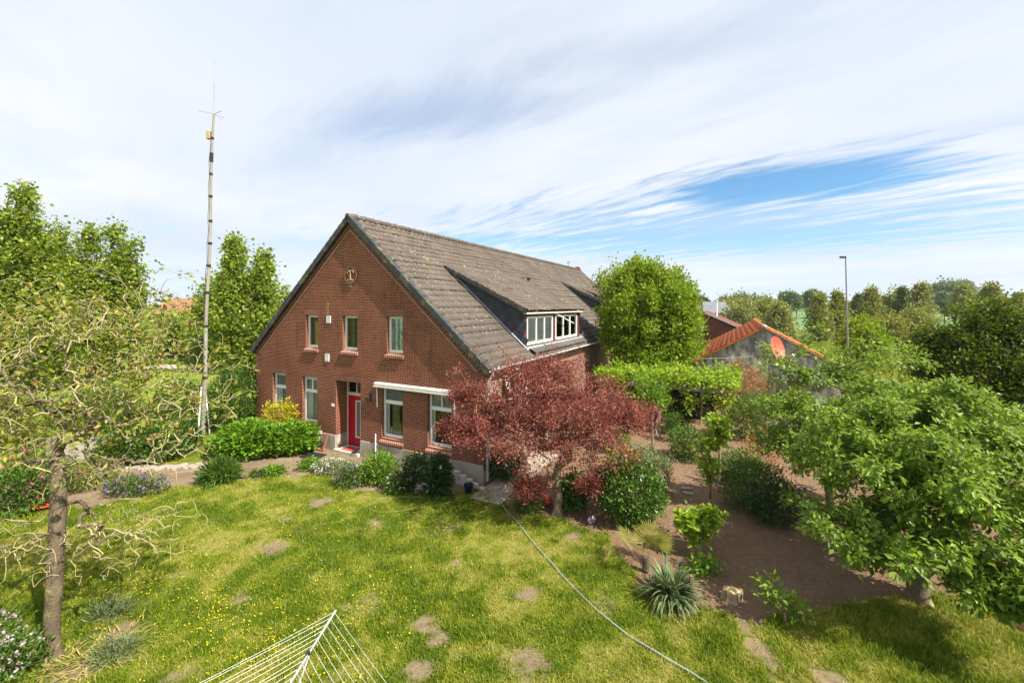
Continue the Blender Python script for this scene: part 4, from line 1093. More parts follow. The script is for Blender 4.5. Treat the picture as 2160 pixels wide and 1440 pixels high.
lp = P(1790, 690, 31); lamp = empty('street_lamp', (lp.x, 31, 0), label='tall slim grey street lamp among the trees on the right', cat='street lamp')
ht = P(1781, 545, 31).z
MB().tube([(0, 0, 0), (-.1, 0, ht * .5), (-.22, 0, ht)], [.065, .055, .038], 10).build('pole', pbr('grey lamp pole', (.22, .23, .25), (.17, .18, .2), 3, .5), lamp, smooth=True)
MB().tube([(-.22, 0, ht - .02), (-.24, 0, ht + .05), (-.46, .05, ht + .1)], .03, 8).build('bracket', STEEL, lamp)
MB().box(-.62, -.2, -.09, .11, ht + .02, ht + .16).build('lamp_head', DARK, lamp, bevel=.03)

rd = empty('rotary_dryer', (-2.3, 3.5, 0), label='white rotary clothes dryer with strung lines standing on the lawn', cat='clothes dryer')
ZT, RA = 1.9, 1.9; LW = pbr('clothes line cord', (.60, .61, .55), (.50, .51, .46), 6, .6)
MB().tube([(0, 0, 0), (0, 0, 1.78)], .026, 10).build('post', STEEL, rd, smooth=True)
dirs = [Vector((.021, .9998, 0)), Vector((-.9998, .021, 0)), Vector((-.021, -.9998, 0)), Vector((.9998, -.021, 0))]
apt = lambda d_, s: d_ * s + Vector((0, 0, ZT + .10 * (1 - s / RA)))
for d_ in dirs:
    MB().tube([apt(d_, .06) + Vector((0, 0, -.06)), apt(d_, RA)], .0135, 8).build('arm', STEEL, rd, smooth=True)
    MB().tube([Vector((0, 0, 1.15)), apt(d_, RA * .62) + Vector((.02, 0, -.02))], .009, 6).build('brace', STEEL, rd)
    MB().box(-.018, .018, -.018, .018, -.03, .012, Matrix.Translation(apt(d_, RA * .63))).build('joint', DARK, rd)
for k in range(10):
    s = RA - .012 - k * .115
    for i in range(4):
        a, b = apt(dirs[i], s), apt(dirs[(i + 1) % 4], s - .02); sag = .012 + .035 * random.random()
        MB().tube([a + (b - a) * f + Vector((0, 0, -sag * 4 * f * (1 - f))) for f in np.linspace(0, 1, 7)], .0024, 4).build('line', LW, rd)
MB().lathe([(0, 0), (.06, 0), (.06, .12), (.03, .16), (0, .16)], 12, Matrix.Translation((0, 0, 1.72))).build('hub', DARK, rd)

# metal fence by the dark tree
fp_ = P(2058, 890, 13.4); fx0 = fp_.x; mf = empty('metal_fence', (fx0, 13.4, 0), radians(-8), label='galvanised bar fence with a pale top rail behind the apple tree', cat='fence')
for z_ in (1.985, 1.62, 1.1, .2): MB().box(0, 7, -.012, .012, z_, z_ + .025).build('rail', STEEL, mf)
for xx in (0, 2.3, 4.6, 6.9): MB().box(xx - .03, xx + .03, -.03, .03, 0, 2.0).build('fence_post', STEEL, mf)
bars = MB()
for k in range(60): bars.box(.1 + k * .115, .113 + k * .115, -.007, .007, .15, 1.66)
bars.build('bar_panel', STEEL, mf)
for px, py, hgt, lab in ((107, 905, 1.35, 'weathered wooden pasture post beyond the sparse tree, left of the pale board'), (330, 845, 1.2, 'short wooden pasture post at the edge of the bright pasture'), (20, 880, 1.3, 'wooden pasture post at the left edge of the photo')):
    g_ = G(px, py); tag(MB().tube([(0, 0, 0), (.02, 0, hgt)], [.06, .05], 8).build('fence_post', WOODD, None, g_), lab, 'post')
# pale board and picket panel behind the sparse tree
pk = empty('picket_panel', G(168, 985), radians(12), label='short wooden picket panel with a pale board behind the sparse tree', cat='fence panel')
for k in range(12): MB().box(-1.0 + k * .19, -.87 + k * .19, 0, .025, 0, 1.12 + .05 * ((k * 5) % 3)).build('picket', WOOD, pk)
MB().box(-.7, .75, -.04, -.01, .25, 1.05).build('board', pbr('pale board', (.40, .36, .30), (.33, .29, .24), 2, .8), pk, bevel=.01)
for z_ in (.3, .85): MB().box(-1.02, 1.25, .025, .06, z_, z_ + .08).build('rail', WOOD, pk)

# ---------------------------------------------------------------- small things
def hose(name, px, r, mat, label, cat, zoff=.0):
    pts = [G(*p) for p in px]; q = []
    for i in range(len(pts) - 1):
        p0, p1, p2, p3 = pts[max(i - 1, 0)], pts[i], pts[i + 1], pts[min(i + 2, len(pts) - 1)]
        for f in np.linspace(0, 1, 8, endpoint=False):
            f = float(f); c = .5 * ((2 * p1) + (p2 - p0) * f + (2 * p0 - 5 * p1 + 4 * p2 - p3) * f * f + (3 * p1 - p0 - 3 * p2 + p3) * f ** 3)
            q.append(Vector((c.x, c.y, float(gz(c.x, c.y)) + r + .02 + zoff)))
    return tag(MB().tube(q, r, 6).build(name, mat, smooth=True), label, cat)


hose('garden_hose', [(1030, 985), (1032, 1018), (1048, 1048), (1068, 1078), (1092, 1104), (1128, 1150), (1180, 1208), (1240, 1272), (1310, 1332), (1390, 1383), (1480, 1436), (1600, 1520)], .0095, pbr('grey hose', (.40, .44, .46), (.29, .33, .36), 14, .4), 'long grey garden hose lying across the lawn from the house corner', 'hose', .012)
hose('garden_hose', [(1150, 985), (1080, 1022), (1000, 1052), (930, 1066), (860, 1078), (805, 1083), (780, 1075), (786, 1060), (830, 1051), (900, 1052)], .008, pbr('yellow hose', (.26, .24, .09), (.18, .17, .06), 14, .5), 'thin yellowish hose looped on the lawn before the flower bed', 'hose', .012)
# balls
bm_ = bpy.data.materials.new('patterned ball'); bm_.use_nodes = True; t = NT(bm_.node_tree)
co = t.n('ShaderNodeTexCoord').outputs['Object']; vo = t.n('ShaderNodeTexVoronoi', {'Vector': co, 'Scale': 14.0})
cr = t.n('ShaderNodeValToRGB', {0: t.n('ShaderNodeSeparateColor', {0: vo.outputs['Color']}).outputs[0]}); cr.color_ramp.interpolation = 'CONSTANT'
for i, (p_, c) in enumerate(((0, (.7, .68, .66)), (.3, (.45, .08, .22)), (.5, (.10, .12, .35)), (.66, (.75, .73, .7)), (.85, (.08, .25, .3)))):
    e_ = cr.color_ramp.elements[i] if i < 2 else cr.color_ramp.elements.new(p_); e_.position = p_; e_.color = (*c, 1)
t.n('ShaderNodeOutputMaterial', {'Surface': t.n('ShaderNodeBsdfPrincipled', {'Base Color': cr.outputs[0], 'Roughness': .35}).outputs[0]})


def ball(px, py, r, mat, name, label, cat='ball'):
    g_ = G(px, py); prof = [(r * sin(pi * k / 12), -r * cos(pi * k / 12)) for k in range(13)]
    mb = MB().lathe(prof, 20)
    return tag(mb.build(name, mat, None, (g_.x, g_.y, r + float(gz(g_.x, g_.y)) - .01), smooth=True), label, cat)


ball(1248, 1103, .11, bm_, 'football', 'patterned white and pink football on the soil by the laurel bush')
ball(1154, 1066, .15, pbr('orange rubber', (.42, .07, .025), (.34, .05, .02), 5, .4), 'rubber_ball', 'dull orange ball lying behind the red tree trunk')
ball(1468, 908, .12, pbr('brown leather', (.30, .17, .07), (.22, .12, .05), 9, .6), 'leather_ball', 'old brown ball on bare soil before the pergola')
# stack of white stones at the corner, bucket, doormat, racks
wb = G(968, 1012)
WST = pbr('white painted brick', (.62, .58, .54), (.5, .45, .41), 9, .85)
for row, (nn_, z_) in enumerate(((5, 0), (4, .085), (3, .17), (2, .255), (1, .34))):
    for k in range(nn_):
        o_ = MB().box(-.10, .10, -.055, .055, 0, .078, Matrix.Rotation(HROT + random.uniform(-.12, .12), 4, 'Z')).build('loose_brick', WST, None, HP(5.42 + k * .215 + random.uniform(-.01, .01) - .02 * row, -.34 + random.uniform(-.015, .015), z_ + .01), bevel=.006)
        tag(o_, 'whitewashed brick in the little stepped stack against the plinth', 'brick', 'whitewashed bricks stacked by the plinth')
bk = HP(6.02, -.72, 0)
tag(MB().lathe([(0, .012), (.11, .012), (.145, .26), (.155, .27), (.150, .275), (.135, .265), (.10, .03), (0, .03)], 20).build('bucket', pbr('navy plastic', (.012, .016, .04), (.01, .012, .03), 5, .4), None, (bk.x, bk.y, 0), smooth=True), 'dark blue bucket at the house corner by the white bricks', 'bucket')
dmt = HP(-.15, .18, .115); o_ = MB().box(-.34, .30, -.2, .2, 0, .02).build('doormat', pbr('red coir mat', (.45, .08, .06), (.36, .06, .04), 20, .95), None, dmt, bevel=.005); o_.rotation_euler.z = HROT; tag(o_, 'red doormat on the pale step at the front door', 'doormat')
sm = MB(); sh_ = Matrix.Rotation(HROT, 4, 'Z')
fw_ = MB()
for s in (-1, 1): fw_.lathe([(0, 0), (.045, .0), (.05, .03), (.04, .075), (0, .085)], 8, Matrix.Translation((s * .06, -.05, 0)) @ Matrix.Scale(2.3, 4, (0, 1, 0)))
o_ = fw_.build('shoe_pair', DARK, None, HP(.30, -.02, .112), smooth=True); o_.rotation_euler.z = HROT + .4; tag(o_, 'dark shoes left on the front step beside the red mat', 'shoes')
mt = HP(-1.05, -.85, .0); o_ = MB().box(-.42, .42, -.28, .28, .03, .05).build('rubber_mat', DARK, None, mt, bevel=.005); o_.rotation_euler.z = HROT + .12; tag(o_, 'dark rubber mat on the sandy path before the door', 'mat')
ck = HP(-1.75, -.30, 0); rk = empty('wire_rack', ck, HROT, label='white wire rack leaning on the plinth left of the door', cat='rack'); M = Matrix.Rotation(radians(-22), 4, 'X')
r1 = MB(); 
for a, b in (((-.42, 0, .02), (-.42, 0, .72)), ((.12, 0, .02), (.12, 0, .72)), ((-.42, 0, .72), (.12, 0, .72)), ((-.42, 0, .02), (.12, 0, .02))): r1.bar(M @ Vector(a), M @ Vector(b), .028, .028)
r1.build('frame', WHITE, rk); r2 = MB()
for k in range(9): r2.bar(M @ Vector((-.40 + k * .062, 0, .03)), M @ Vector((-.40 + k * .062, 0, .71)), .008, .008)
for k in range(8): r2.bar(M @ Vector((-.41, 0, .08 + k * .085)), M @ Vector((.11, 0, .08 + k * .085)), .008, .008)
r2.build('wire_grid', WHITE, rk)
rf = empty('red_frame', HP(-1.42, -.33, 0), HROT, label='empty reddish frame leaning on the plinth beside the white rack', cat='frame'); r3 = MB()
for a, b in (((-.34, 0, .02), (-.34, 0, .64)), ((.24, 0, .02), (.24, 0, .64)), ((-.34, 0, .62), (.24, 0, .62)), ((-.34, 0, .04), (.24, 0, .04))): r3.bar(M @ Vector(a), M @ Vector(b), .045, .03)
r3.build('frame', pbr('faded red paint', (.42, .10, .06), (.36, .08, .05), 6, .6), rf)
# stump, bricks in the soil, bowl
sg_ = G(1545, 1262); stp = empty('tree_stump', sg_, label='low cut tree stump on the soil between yucca and sapling', cat='stump'); ang = np.linspace(0, 2 * pi, 29)[:-1]
rr0 = .135 * (1 + .16 * np.sin(ang * 3 + 1) + .10 * np.sin(ang * 7)); vs, fs = [], []
for z_, k_ in ((-.02, 1.25), (.06, 1.08), (.15, 1.0), (.17, .96)): vs += [(r_ * k_ * 1.35 * cos(a), r_ * k_ * sin(a), z_ + .012 * sin(a * 5)) for a, r_ in zip(ang, rr0)]
fs = [(j * 28 + i, j * 28 + (i + 1) % 28, (j + 1) * 28 + (i + 1) % 28, (j + 1) * 28 + i) for j in range(3) for i in range(28)]
MB().add(vs, fs).build('bark_ring', BARKT, stp); MB().add([(v_[0] * .99, v_[1] * .99, .168) for v_ in vs[-28:]], [tuple(range(28))]).build('cut_face', pbr('cut wood', (.55, .40, .20), (.40, .27, .12), 16, .9), stp)
for k, (px, py, lab) in enumerate(((1448, 1032, 'grey brick lying on the soil path, the farther of two'), (1452, 1042, 'grey brick lying on the soil path, the nearer of two'))):
    o_ = MB().box(-.15, .15, -.055, .055, 0, .06).build('loose_brick', STONE, None, G(px, py), bevel=.006); o_.rotation_euler.z = -.2 - .3 * k; tag(o_, lab, 'brick')
bw = G(95, 1070); tag(MB().lathe([(0, .02), (.2, .02), (.38, .12), (.40, .13), (.36, .12), (.18, .04), (0, .04)], 24).build('planter_bowl', pbr('orange red bowl', (.60, .13, .05), (.5, .1, .04), 6, .5), None, bw, smooth=True), 'shallow orange red bowl on the grass under the pink azalea', 'bowl')
stk = G(1458, 1272); tag(MB().box(-.035, .035, -.03, .03, 0, .55).build('wooden_stake', WOODD, None, stk, bevel=.006), 'short brown wooden stake right of the yucca', 'stake')
lg = G(2140, 1215); 
for px, py, ln, lab in ((2165, 1190, .35, 'cut log lying in shade at the right edge, the farther one'), (2168, 1330, .4, 'cut log lying at the right edge, the nearer one')):
    g_ = G(px, py); o_ = empty('cut_log', g_, label=lab, cat='log'); a, b = Vector((-.1, 0, .14)), Vector((.3, ln, .14))
    MB().tube([a, b], .14, 14, cap=False).build('bark_side', BARKT, o_, smooth=True); MB().tube([a + (b - a) * .01, b - (b - a) * .01], .135, 14).build('cut_end', pbr('log end', (.45, .27, .14), (.36, .2, .1), 12, .9), o_)
# stone edging of the sandy path
edg = []
for k in range(46):
    f = k / 45; p_ = G(190 + f * 250, 992 - f * 8 + random.uniform(-3, 3)); s_ = random.uniform(.09, .17)
    mb = MB(); M = Matrix.Translation(p_) @ Matrix.Rotation(random.uniform(0, 3), 4, 'Z'); mb.lathe([(0, -.02), (s_, -.01), (s_ * .95, s_ * .5), (s_ * .5, s_ * .75), (0, s_ * .8)], 7, Matrix.Rotation(random.uniform(0, 3), 4, 'Z'))
    o_ = mb.build('edging_stone', STONE, None, p_); o_.scale = (1.3, .9, .8); o_.rotation_euler.z = random.uniform(0, 3)
    tag(o_, 'pale rubble stone in the low edging row left of the mast', 'stone', 'rubble stones edging the path')
# paving slabs at the house corner
PAV = pbr('old paving', (.40, .33, .26), (.30, .24, .19), 5, .9, .2, 30)
for i in range(9):
    for j in range(2):
        pz = HP(6.5 + j * .52 + random.uniform(-.02, .02), -.75 + i * .52, .012); o_ = MB().box(-.25, .25, -.25, .25, -.02, .022).build('paving_slab', PAV, None, pz, bevel=.006)
        o_.rotation_euler = (random.uniform(-.01, .01), random.uniform(-.01, .01), HROT + random.uniform(-.03, .03)); tag(o_, 'worn paving slab in the path along the side wall', 'paving slab', 'paving slabs along the side wall')
# wires
WIRE = pbr('line wire', (.40, .36, .20), (.34, .30, .17), 5, .6)
def cable(a, b, sag, label, r=.012):
    a, b = Vector(a), Vector(b); tag(MB().tube([a + (b - a) * f + Vector((0, 0, -sag * 4 * f * (1 - f))) for f in np.linspace(0, 1, 16)], r, 5).build('wire', WIRE, smooth=True), label, 'wire')
cable(HP(HW + .05, 13.2, 3.25), P(1640, 745, 25.2), .45, 'thin yellowish wire strung from the house wall to the shed gable')
cable(HP(HW + .05, 13.2, 3.2), P(1420, 800, 22.0), .35, 'thin slack wire from the house wall towards the pergola')
# ---------------------------------------------------------------- leaf materials
L_APPLE = leafmat('apple leaf', [(.046, .106, .009), (.090, .170, .015), (.145, .232, .025), (.215, .29, .07)], .38, .45, spec=.35)
L_TIP = leafmat('downy young leaf', [(.20, .25, .10), (.30, .34, .18), (.38, .40, .26)], .3, .6)
L_RED = leafmat('purple plum leaf', [(.080, .018, .026), (.145, .034, .044), (.215, .060, .066), (.25, .10, .08)], .30, .45)
L_SPARSE = leafmat('sparse tree leaf', [(.095, .150, .018), (.150, .195, .028), (.195, .220, .042), (.25, .19, .045), (.115, .17, .028)], .35, .45)
L_POP = leafmat('poplar leaf', [(.095, .155, .012), (.155, .215, .018), (.215, .275, .030)], .35, .42, spec=.45)
L_LIME = leafmat('lime green leaf', [(.082, .155, .010), (.140, .220, .014), (.210, .282, .022)], .38, .45)
L_HORN = leafmat('hornbeam leaf', [(.017, .040, .005), (.036, .068, .006), (.13, .17, .012)], .30, .42)
L_YEW = leafmat('yew leaf', [(.022, .060, .008), (.040, .092, .011), (.075, .135, .018)], .22, .5)
L_HYD = leafmat('hydrangea leaf', [(.065, .150, .012), (.100, .205, .016), (.145, .260, .025)], .35, .42)
L_YELL = leafmat('yellow green leaf', [(.22, .24, .018), (.34, .33, .025), (.42, .38, .035)], .35, .45)
L_LAUR = leafmat('laurel leaf', [(.018, .055, .009), (.035, .090, .013), (.065, .140, .02), (.10, .18, .03)], .2, .3, spec=.5)
L_MID = leafmat('shrub leaf', [(.035, .085, .014), (.060, .125, .018), (.095, .165, .028)], .3, .45)
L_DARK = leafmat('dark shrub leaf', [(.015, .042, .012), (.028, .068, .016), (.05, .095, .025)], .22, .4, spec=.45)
L_VINE = leafmat('vine leaf', [(.115, .21, .014), (.18, .285, .022), (.26, .345, .05)], .4, .45)
L_OLIVE = leafmat('olive green leaf', [(.12, .145, .030), (.175, .20, .042), (.22, .24, .06)], .3, .5)
L_BIRCH = leafmat('grey birch leaf', [(.13, .16, .050), (.185, .21, .068), (.24, .26, .10)], .3, .5)  # leaf colour lightened to stand in for haze on distant trees
L_FAR = leafmat('far oak leaf', [(.060, .105, .040), (.090, .140, .050), (.12, .17, .065)], .25, .5)  # pale bluish haze of distance mixed into the leaf colour
L_BLUE = leafmat('yucca leaf', [(.055, .090, .045), (.09, .13, .065), (.15, .19, .10)], .2, .45)
L_PALM = leafmat('palm leaf', [(.12, .15, .03), (.19, .20, .045), (.26, .24, .07)], .3, .5)
L_DRY = leafmat('dry leaf', [(.26, .14, .05), (.38, .22, .09), (.20, .12, .05)], .3, .6)
L_STRAW = leafmat('withered leaf', [(.30, .25, .09), (.36, .30, .14), (.14, .17, .05)], .3, .6)
L_GRAYG = leafmat('grey green leaf', [(.12, .17, .09), (.17, .22, .13), (.10, .16, .05)], .3, .5)
PINK = leafmat('pink petal', [(.55, .06, .20), (.68, .16, .34)], .3)
LILAC = leafmat('pale lilac petal', [(.58, .42, .50), (.72, .58, .64)], .3)
PURPLE = leafmat('purple petal', [(.22, .10, .32), (.34, .18, .42)], .3)
WHITEP = leafmat('white petal', [(.70, .69, .62), (.78, .77, .74)], .25)
REDPT = leafmat('red petal', [(.50, .02, .02), (.60, .05, .03)], .25)


def rel(base, px, py, y): return np.array(P(px, py, y) - Vector(base))


def relblob(base, n, px, py, y, rx, ry, rz, **k): return blob(n, rel(base, px, py, y), (rx, ry, rz), **k)


# ---------------------------------------------------------------- apple trees on the right
b1 = G(1940, 1268)
T1 = np.concatenate([
    relblob(b1, 190, 1930, 960, 8.0, 2.2, 1.9, .75, shell=.5), relblob(b1, 85, 1880, 1110, 7.6, 1.5, 1.2, .55, shell=.5),
    relblob(b1, 110, 2080, 1060, 7.4, 1.5, 1.4, .75, shell=.5), relblob(b1, 70, 2130, 1240, 6.6, .65, .8, .42, shell=.6),
    relblob(b1, 90, 1860, 880, 8.7, 1.6, 1.4, .75, shell=.6), relblob(b1, 60, 1980, 850, 8.9, 1.3, 1.2, .6, shell=.7), relblob(b1, 45, 2080, 920, 8.2, 1.2, 1.2, .6, shell=.7), relblob(b1, 40, 1860, 1150, 7.6, .7, .6, .25, shell=.6)])
T1 = T1[(T1[:, 2] > .75) & ~((np.hypot(T1[:, 0], T1[:, 1] + .4) < 1.0) & (T1[:, 2] < 1.35))]
tree('apple_tree', b1, [(0, 0, 0), (-.02, .02, .45), (.05, -.05, .95), (-.02, 0, 1.35)], T1, L_APPLE, BARKS, .16, 'large leafy apple tree spreading over the lawn at the right', per=68, spread=.085, size=.110, ratio=.53, tips_mat=L_TIP, rtip=.0055, step=.3, bow=.14, droop=.15, up=.7, minidx=3, back=1.0, jit=.6, slim=.8)
b2 = G(1748, 1102)
T2 = np.concatenate([
    relblob(b2, 170, 1770, 945, 11.2, 2.1, 1.6, .85, shell=.5), relblob(b2, 50, 1690, 930, 11.3, 1.1, 1.2, .5, shell=.5),
    relblob(b2, 50, 1720, 1040, 10.8, 1.2, 1.0, .5, shell=.5), relblob(b2, 55, 1880, 885, 11.4, 1.6, 1.2, .6, shell=.5), relblob(b2, 26, 1680, 850, 11.3, 1.4, 1.0, .65, shell=.9), relblob(b2, 40, 1840, 850, 11.3, 1.6, 1.0, .65, shell=.8), relblob(b2, 18, 1780, 790, 11.3, 2.0, .8, .5, shell=.9),
    np.array([rel(b2, px, py, 11.2 + random.uniform(-.8, .8)) for px, py in ((1602, 770), (1628, 800), (1640, 760), (1690, 738), (1742, 742), (1730, 775), (1790, 735), (1850, 752), (1870, 735), (1915, 750), (1960, 770), (1600, 850), (1590, 900), (1665, 765), (1705, 715), (1765, 770), (1820, 720), (1735, 690), (1610, 740), (1655, 790), (1680, 780), (1810, 770), (1835, 740), (1885, 745), (1900, 780), (1930, 735), (1945, 760), (1780, 760), (1750, 800))])])
T2 = T2[(T2[:, 2] > 1.0) & ~((np.hypot(T2[:, 0], T2[:, 1]) < 1.6) & (T2[:, 2] < 1.5))]
tree('apple_tree', b2, [(0, 0, 0), (.03, 0, .6), (0, .03, 1.15), (.02, 0, 1.55)], T2, L_APPLE, BARKT, .095, 'taller apple tree with upright leafy shoots in front of the shed', per=66, spread=.095, size=.110, ratio=.53, tips_mat=L_TIP, rtip=.006, step=.3, bow=.1, droop=.1, up=.7, minidx=3, back=1.1, jit=.45)

# ---------------------------------------------------------------- red leaved tree
b3 = G(1175, 1084)
T3 = np.concatenate([
    relblob(b3, 560, 1155, 895, 11.8, 2.85, 2.6, 1.0, shell=.55), relblob(b3, 330, 1170, 825, 12.0, 2.1, 2.1, .75, shell=.5), relblob(b3, 110, 1130, 780, 12.2, 1.5, 1.0, .4, shell=.6),
    relblob(b3, 130, 985, 900, 11.7, .85, .8, .30, shell=.6), relblob(b3, 90, 985, 830, 12.0, .6, .8, .40, shell=.6), relblob(b3, 110, 1320, 870, 12.2, 1.0, 1.0, .50, shell=.6),
    relblob(b3, 60, 1120, 1025, 11.3, .55, .5, .25, shell=.6), relblob(b3, 45, 1250, 1020, 11.4, .45, .5, .2, shell=.6), relblob(b3, 50, 1330, 985, 11.6, .7, .6, .25, shell=.6),
    np.array([rel(b3, px, py, 12.0 + random.uniform(-.7, .7)) for px, py in ((1000, 735), (1015, 765), (1062, 738), (1058, 770), (1100, 748), (1140, 755), (1161, 728), (1165, 745), (1190, 742), (1216, 748), (1180, 770), (1240, 760), (975, 775), (955, 790), (940, 800), (1085, 765), (1125, 765), (1205, 770), (925, 920), (930, 905), (940, 940), (1380, 875), (1385, 890), (1360, 860))])])
T3 = T3[T3[:, 2] > .8]
tree('purple_plum_tree', b3, [(0, 0, 0), (.03, .02, .5), (-.02, 0, .95), (.02, .03, 1.3)], T3, L_RED, BARK, .115, 'spreading dark red leaved tree at the corner of the farmhouse', per=54, spread=.09, size=.068, twig=BARKL, ratio=.42, rtip=.0045, step=.25, bow=.10, droop=-.15, up=.4, minidx=2, back=1.6, jit=.6, flare=1.15)

# ---------------------------------------------------------------- sparse tree on the left
b4 = G(110, 1388)
y4 = b4.y
pts = []
for px, py, n_, rx, rz in ((90, 700, 90, 1.3, .5), (260, 690, 90, 1.2, .55), (-60, 760, 70, 1.2, .8), (150, 810, 110, 1.7, .7), (330, 790, 80, 1.0, .6), (60, 900, 60, 1.2, .5), (290, 880, 60, 1.1, .5), (400, 850, 40, .8, .5), (200, 640, 30, 1.1, .3)):
    pts.append(relblob(b4, n_, px, py, y4 + .25, rx, 1.4, rz, shell=.6))
pts.append(np.array([rel(b4, px, py, y4 + random.uniform(-.6, .8)) for px, py in ((330, 575), (365, 590), (400, 590), (300, 600), (270, 610), (230, 590), (345, 565), (430, 640), (460, 700), (490, 770), (520, 760), (470, 830), (535, 780), (440, 760), (60, 600), (20, 590), (120, 600), (500, 880), (455, 940))]))
T4 = np.concatenate(pts + [blob_ + RNG.normal(0, .25, blob_.shape) for blob_ in pts[:-1]]); T4 = T4[T4[:, 2] > 1.9]
TW = np.concatenate([relblob(b4, 190, 265, 1130, y4 + .1, 1.25, 1.0, .55, shell=.6), relblob(b4, 130, 55, 1150, y4 - .1, 1.2, .9, .55, shell=.6), relblob(b4, 80, 330, 960, y4 + .1, 1.2, 1.0, .4, shell=.6), relblob(b4, 30, 150, 1000, y4 - .3, 1.3, .6, .5, shell=.6), relblob(b4, 30, 420, 900, y4 + .2, .9, .8, .5, shell=.7)])
TW = TW[TW[:, 2] > .9]
e4 = tree('sparse_tree', b4, [(0, 0, 0), (-.03, .02, .55), (.04, 0, 1.2), (.03, .05, 2.0), (.0, .1, 2.7), (-.02, .1, 3.3)], T4, L_SPARSE, BARKS, .105, 'nearly bare sparse tree with pale drooping twigs on the left of the lawn', per=9, spread=.06, size=.092, ratio=.55, gj=.006, rtip=.0046, step=.12, bow=.18, droop=.1, up=.6, minidx=3, bare=TW, wander=.13, back=.9, jit=.7, share=.36, twig=TWIG, slim=.72)
DB = []
for i in range(75):   # bundles of browned blossom stalks
    c = T4[RNG.integers(len(T4))]; DB.append(c + RNG.normal(0, .04, (8, 3)))
DB = np.concatenate(DB); leaves('withered_blossom', DB, RNG.normal(0, 1, DB.shape) + np.array([0, 0, -.6]), .055, .4, L_DRY, e4)


# ---------------------------------------------------------------- poplars and lime trees behind
def columns(base, cols, y):
    """spire-shaped clusters of twig ends: (pixel x, top, bottom, radius m, count)"""
    o = []
    for px, pt, pb_, r, n in cols:
        u = RNG.random(n) ** .9; top, bot = rel(base, px, pt, y), rel(base, px, pb_, y); a = RNG.uniform(0, 2 * pi, n); rr_ = .85 * r * (np.sin(np.clip(u * .95 + .05, 0, 1) * pi) ** .6) * (.35 + .65 * u) * RNG.random(n) ** .35 * 1.25
        o.append(top + (bot - top) * u[:, None] + np.stack([np.cos(a) * rr_, np.sin(a) * rr_, np.zeros(n)], 1))
    return np.concatenate(o)


def poplar(px, py, y, cols, label, leaf=L_POP, size=.24, per=30, spread=.30, rt=.25, name='poplar_tree', group='tall poplars beyond the garden', hz=2.0):
    b = Vector(((px - CX) / FPX * y, y, 0)); T = columns(b, cols, y); T = T[T[:, 2] > .5]
    return tree(name, b, [(0, 0, 0), (0, .05, hz * .5), (.05, 0, hz), (.0, 0, hz * 1.6)], T, leaf, BARK, rt, label, per=per, spread=spread, size=size, ratio=.8, rtip=.018, step=.8, bow=.05, droop=.0, up=.3, minidx=2, jit=.8, group=group, back=1.0)


poplar(40, 800, 27, [(55, 400, 640, 1.15, 130), (10, 445, 800, 1.7, 170), (90, 500, 780, 1.3, 110), (30, 560, 840, 2.2, 150)], 'tallest poplar at the left edge of the photo', rt=.34, size=.23, per=40)
poplar(130, 780, 29, [(128, 465, 700, .75, 80), (150, 560, 800, 1.0, 70)], 'slender thin poplar right of the tallest poplar', size=.22, spread=.26)
poplar(200, 770, 31, [(190, 478, 720, 1.05, 90), (160, 520, 790, 1.2, 70), (210, 560, 800, 1.2, 60)], 'rounder poplar second from the right in the left row', spread=.3)
poplar(250, 770, 32, [(243, 465, 700, .95, 85), (280, 492, 720, .85, 70), (260, 540, 800, 1.6, 120)], 'double topped poplar at the right end of the left row')
poplar(512, 775, 36, [(496, 500, 720, 1.25, 130), (555, 530, 740, 1.35, 130), (520, 590, 770, 2.4, 200), (475, 600, 770, 1.5, 90)], 'dense twin topped poplar between the mast and the farmhouse', size=.27, per=38, spread=.34, rt=.32)
poplar(600, 740, 44, [(600, 610, 740, 1.6, 70), (640, 625, 740, 1.5, 50)], 'low green tree just left of the gable edge', size=.3, spread=.4, rt=.2, name='broadleaf_tree', group=None)
poplar(455, 760, 42, [(455, 585, 760, 1.7, 90), (425, 610, 760, 1.6, 80)], 'yellowish tree just behind the mast', leaf=L_LIME, size=.28, spread=.4, rt=.2, name='broadleaf_tree', group=None)
for k, (px, y, top, r, lab) in enumerate(((350, 47, 640, 3.0, 'green bushy tree in front of the neighbouring roof'), (270, 40, 650, 2.6, 'bushy tree left of the neighbouring roof'), (110, 36, 630, 3.0, 'broad bushy tree under the slender poplar'), (415, 62, 628, 4.0, 'far bushy tree left of the mast'), (-30, 33, 600, 3.0, 'bushy tree at the extreme left edge behind the sparse tree'))):
    b = Vector(((px - CX) / FPX * y, y, 0)); zt = P(px, top, y).z
    T = np.concatenate([blob(110, (0, 0, zt * .58), (r, r, zt * .42), .4, .5, .2), blob(60, (r * .4, -.4, zt * .4), (r * .8, r * .8, zt * .3), .4, .5)])
    tree('broadleaf_tree', b, [(0, 0, 0), (0, 0, zt * .15), (.05, 0, zt * .3)], T, (L_POP, L_OLIVE, L_LIME)[k % 3], BARK, .2, lab, per=38, spread=.36, size=.26, ratio=.75, rtip=.02, step=.8, bow=.1, up=.4, minidx=1, jit=.8)

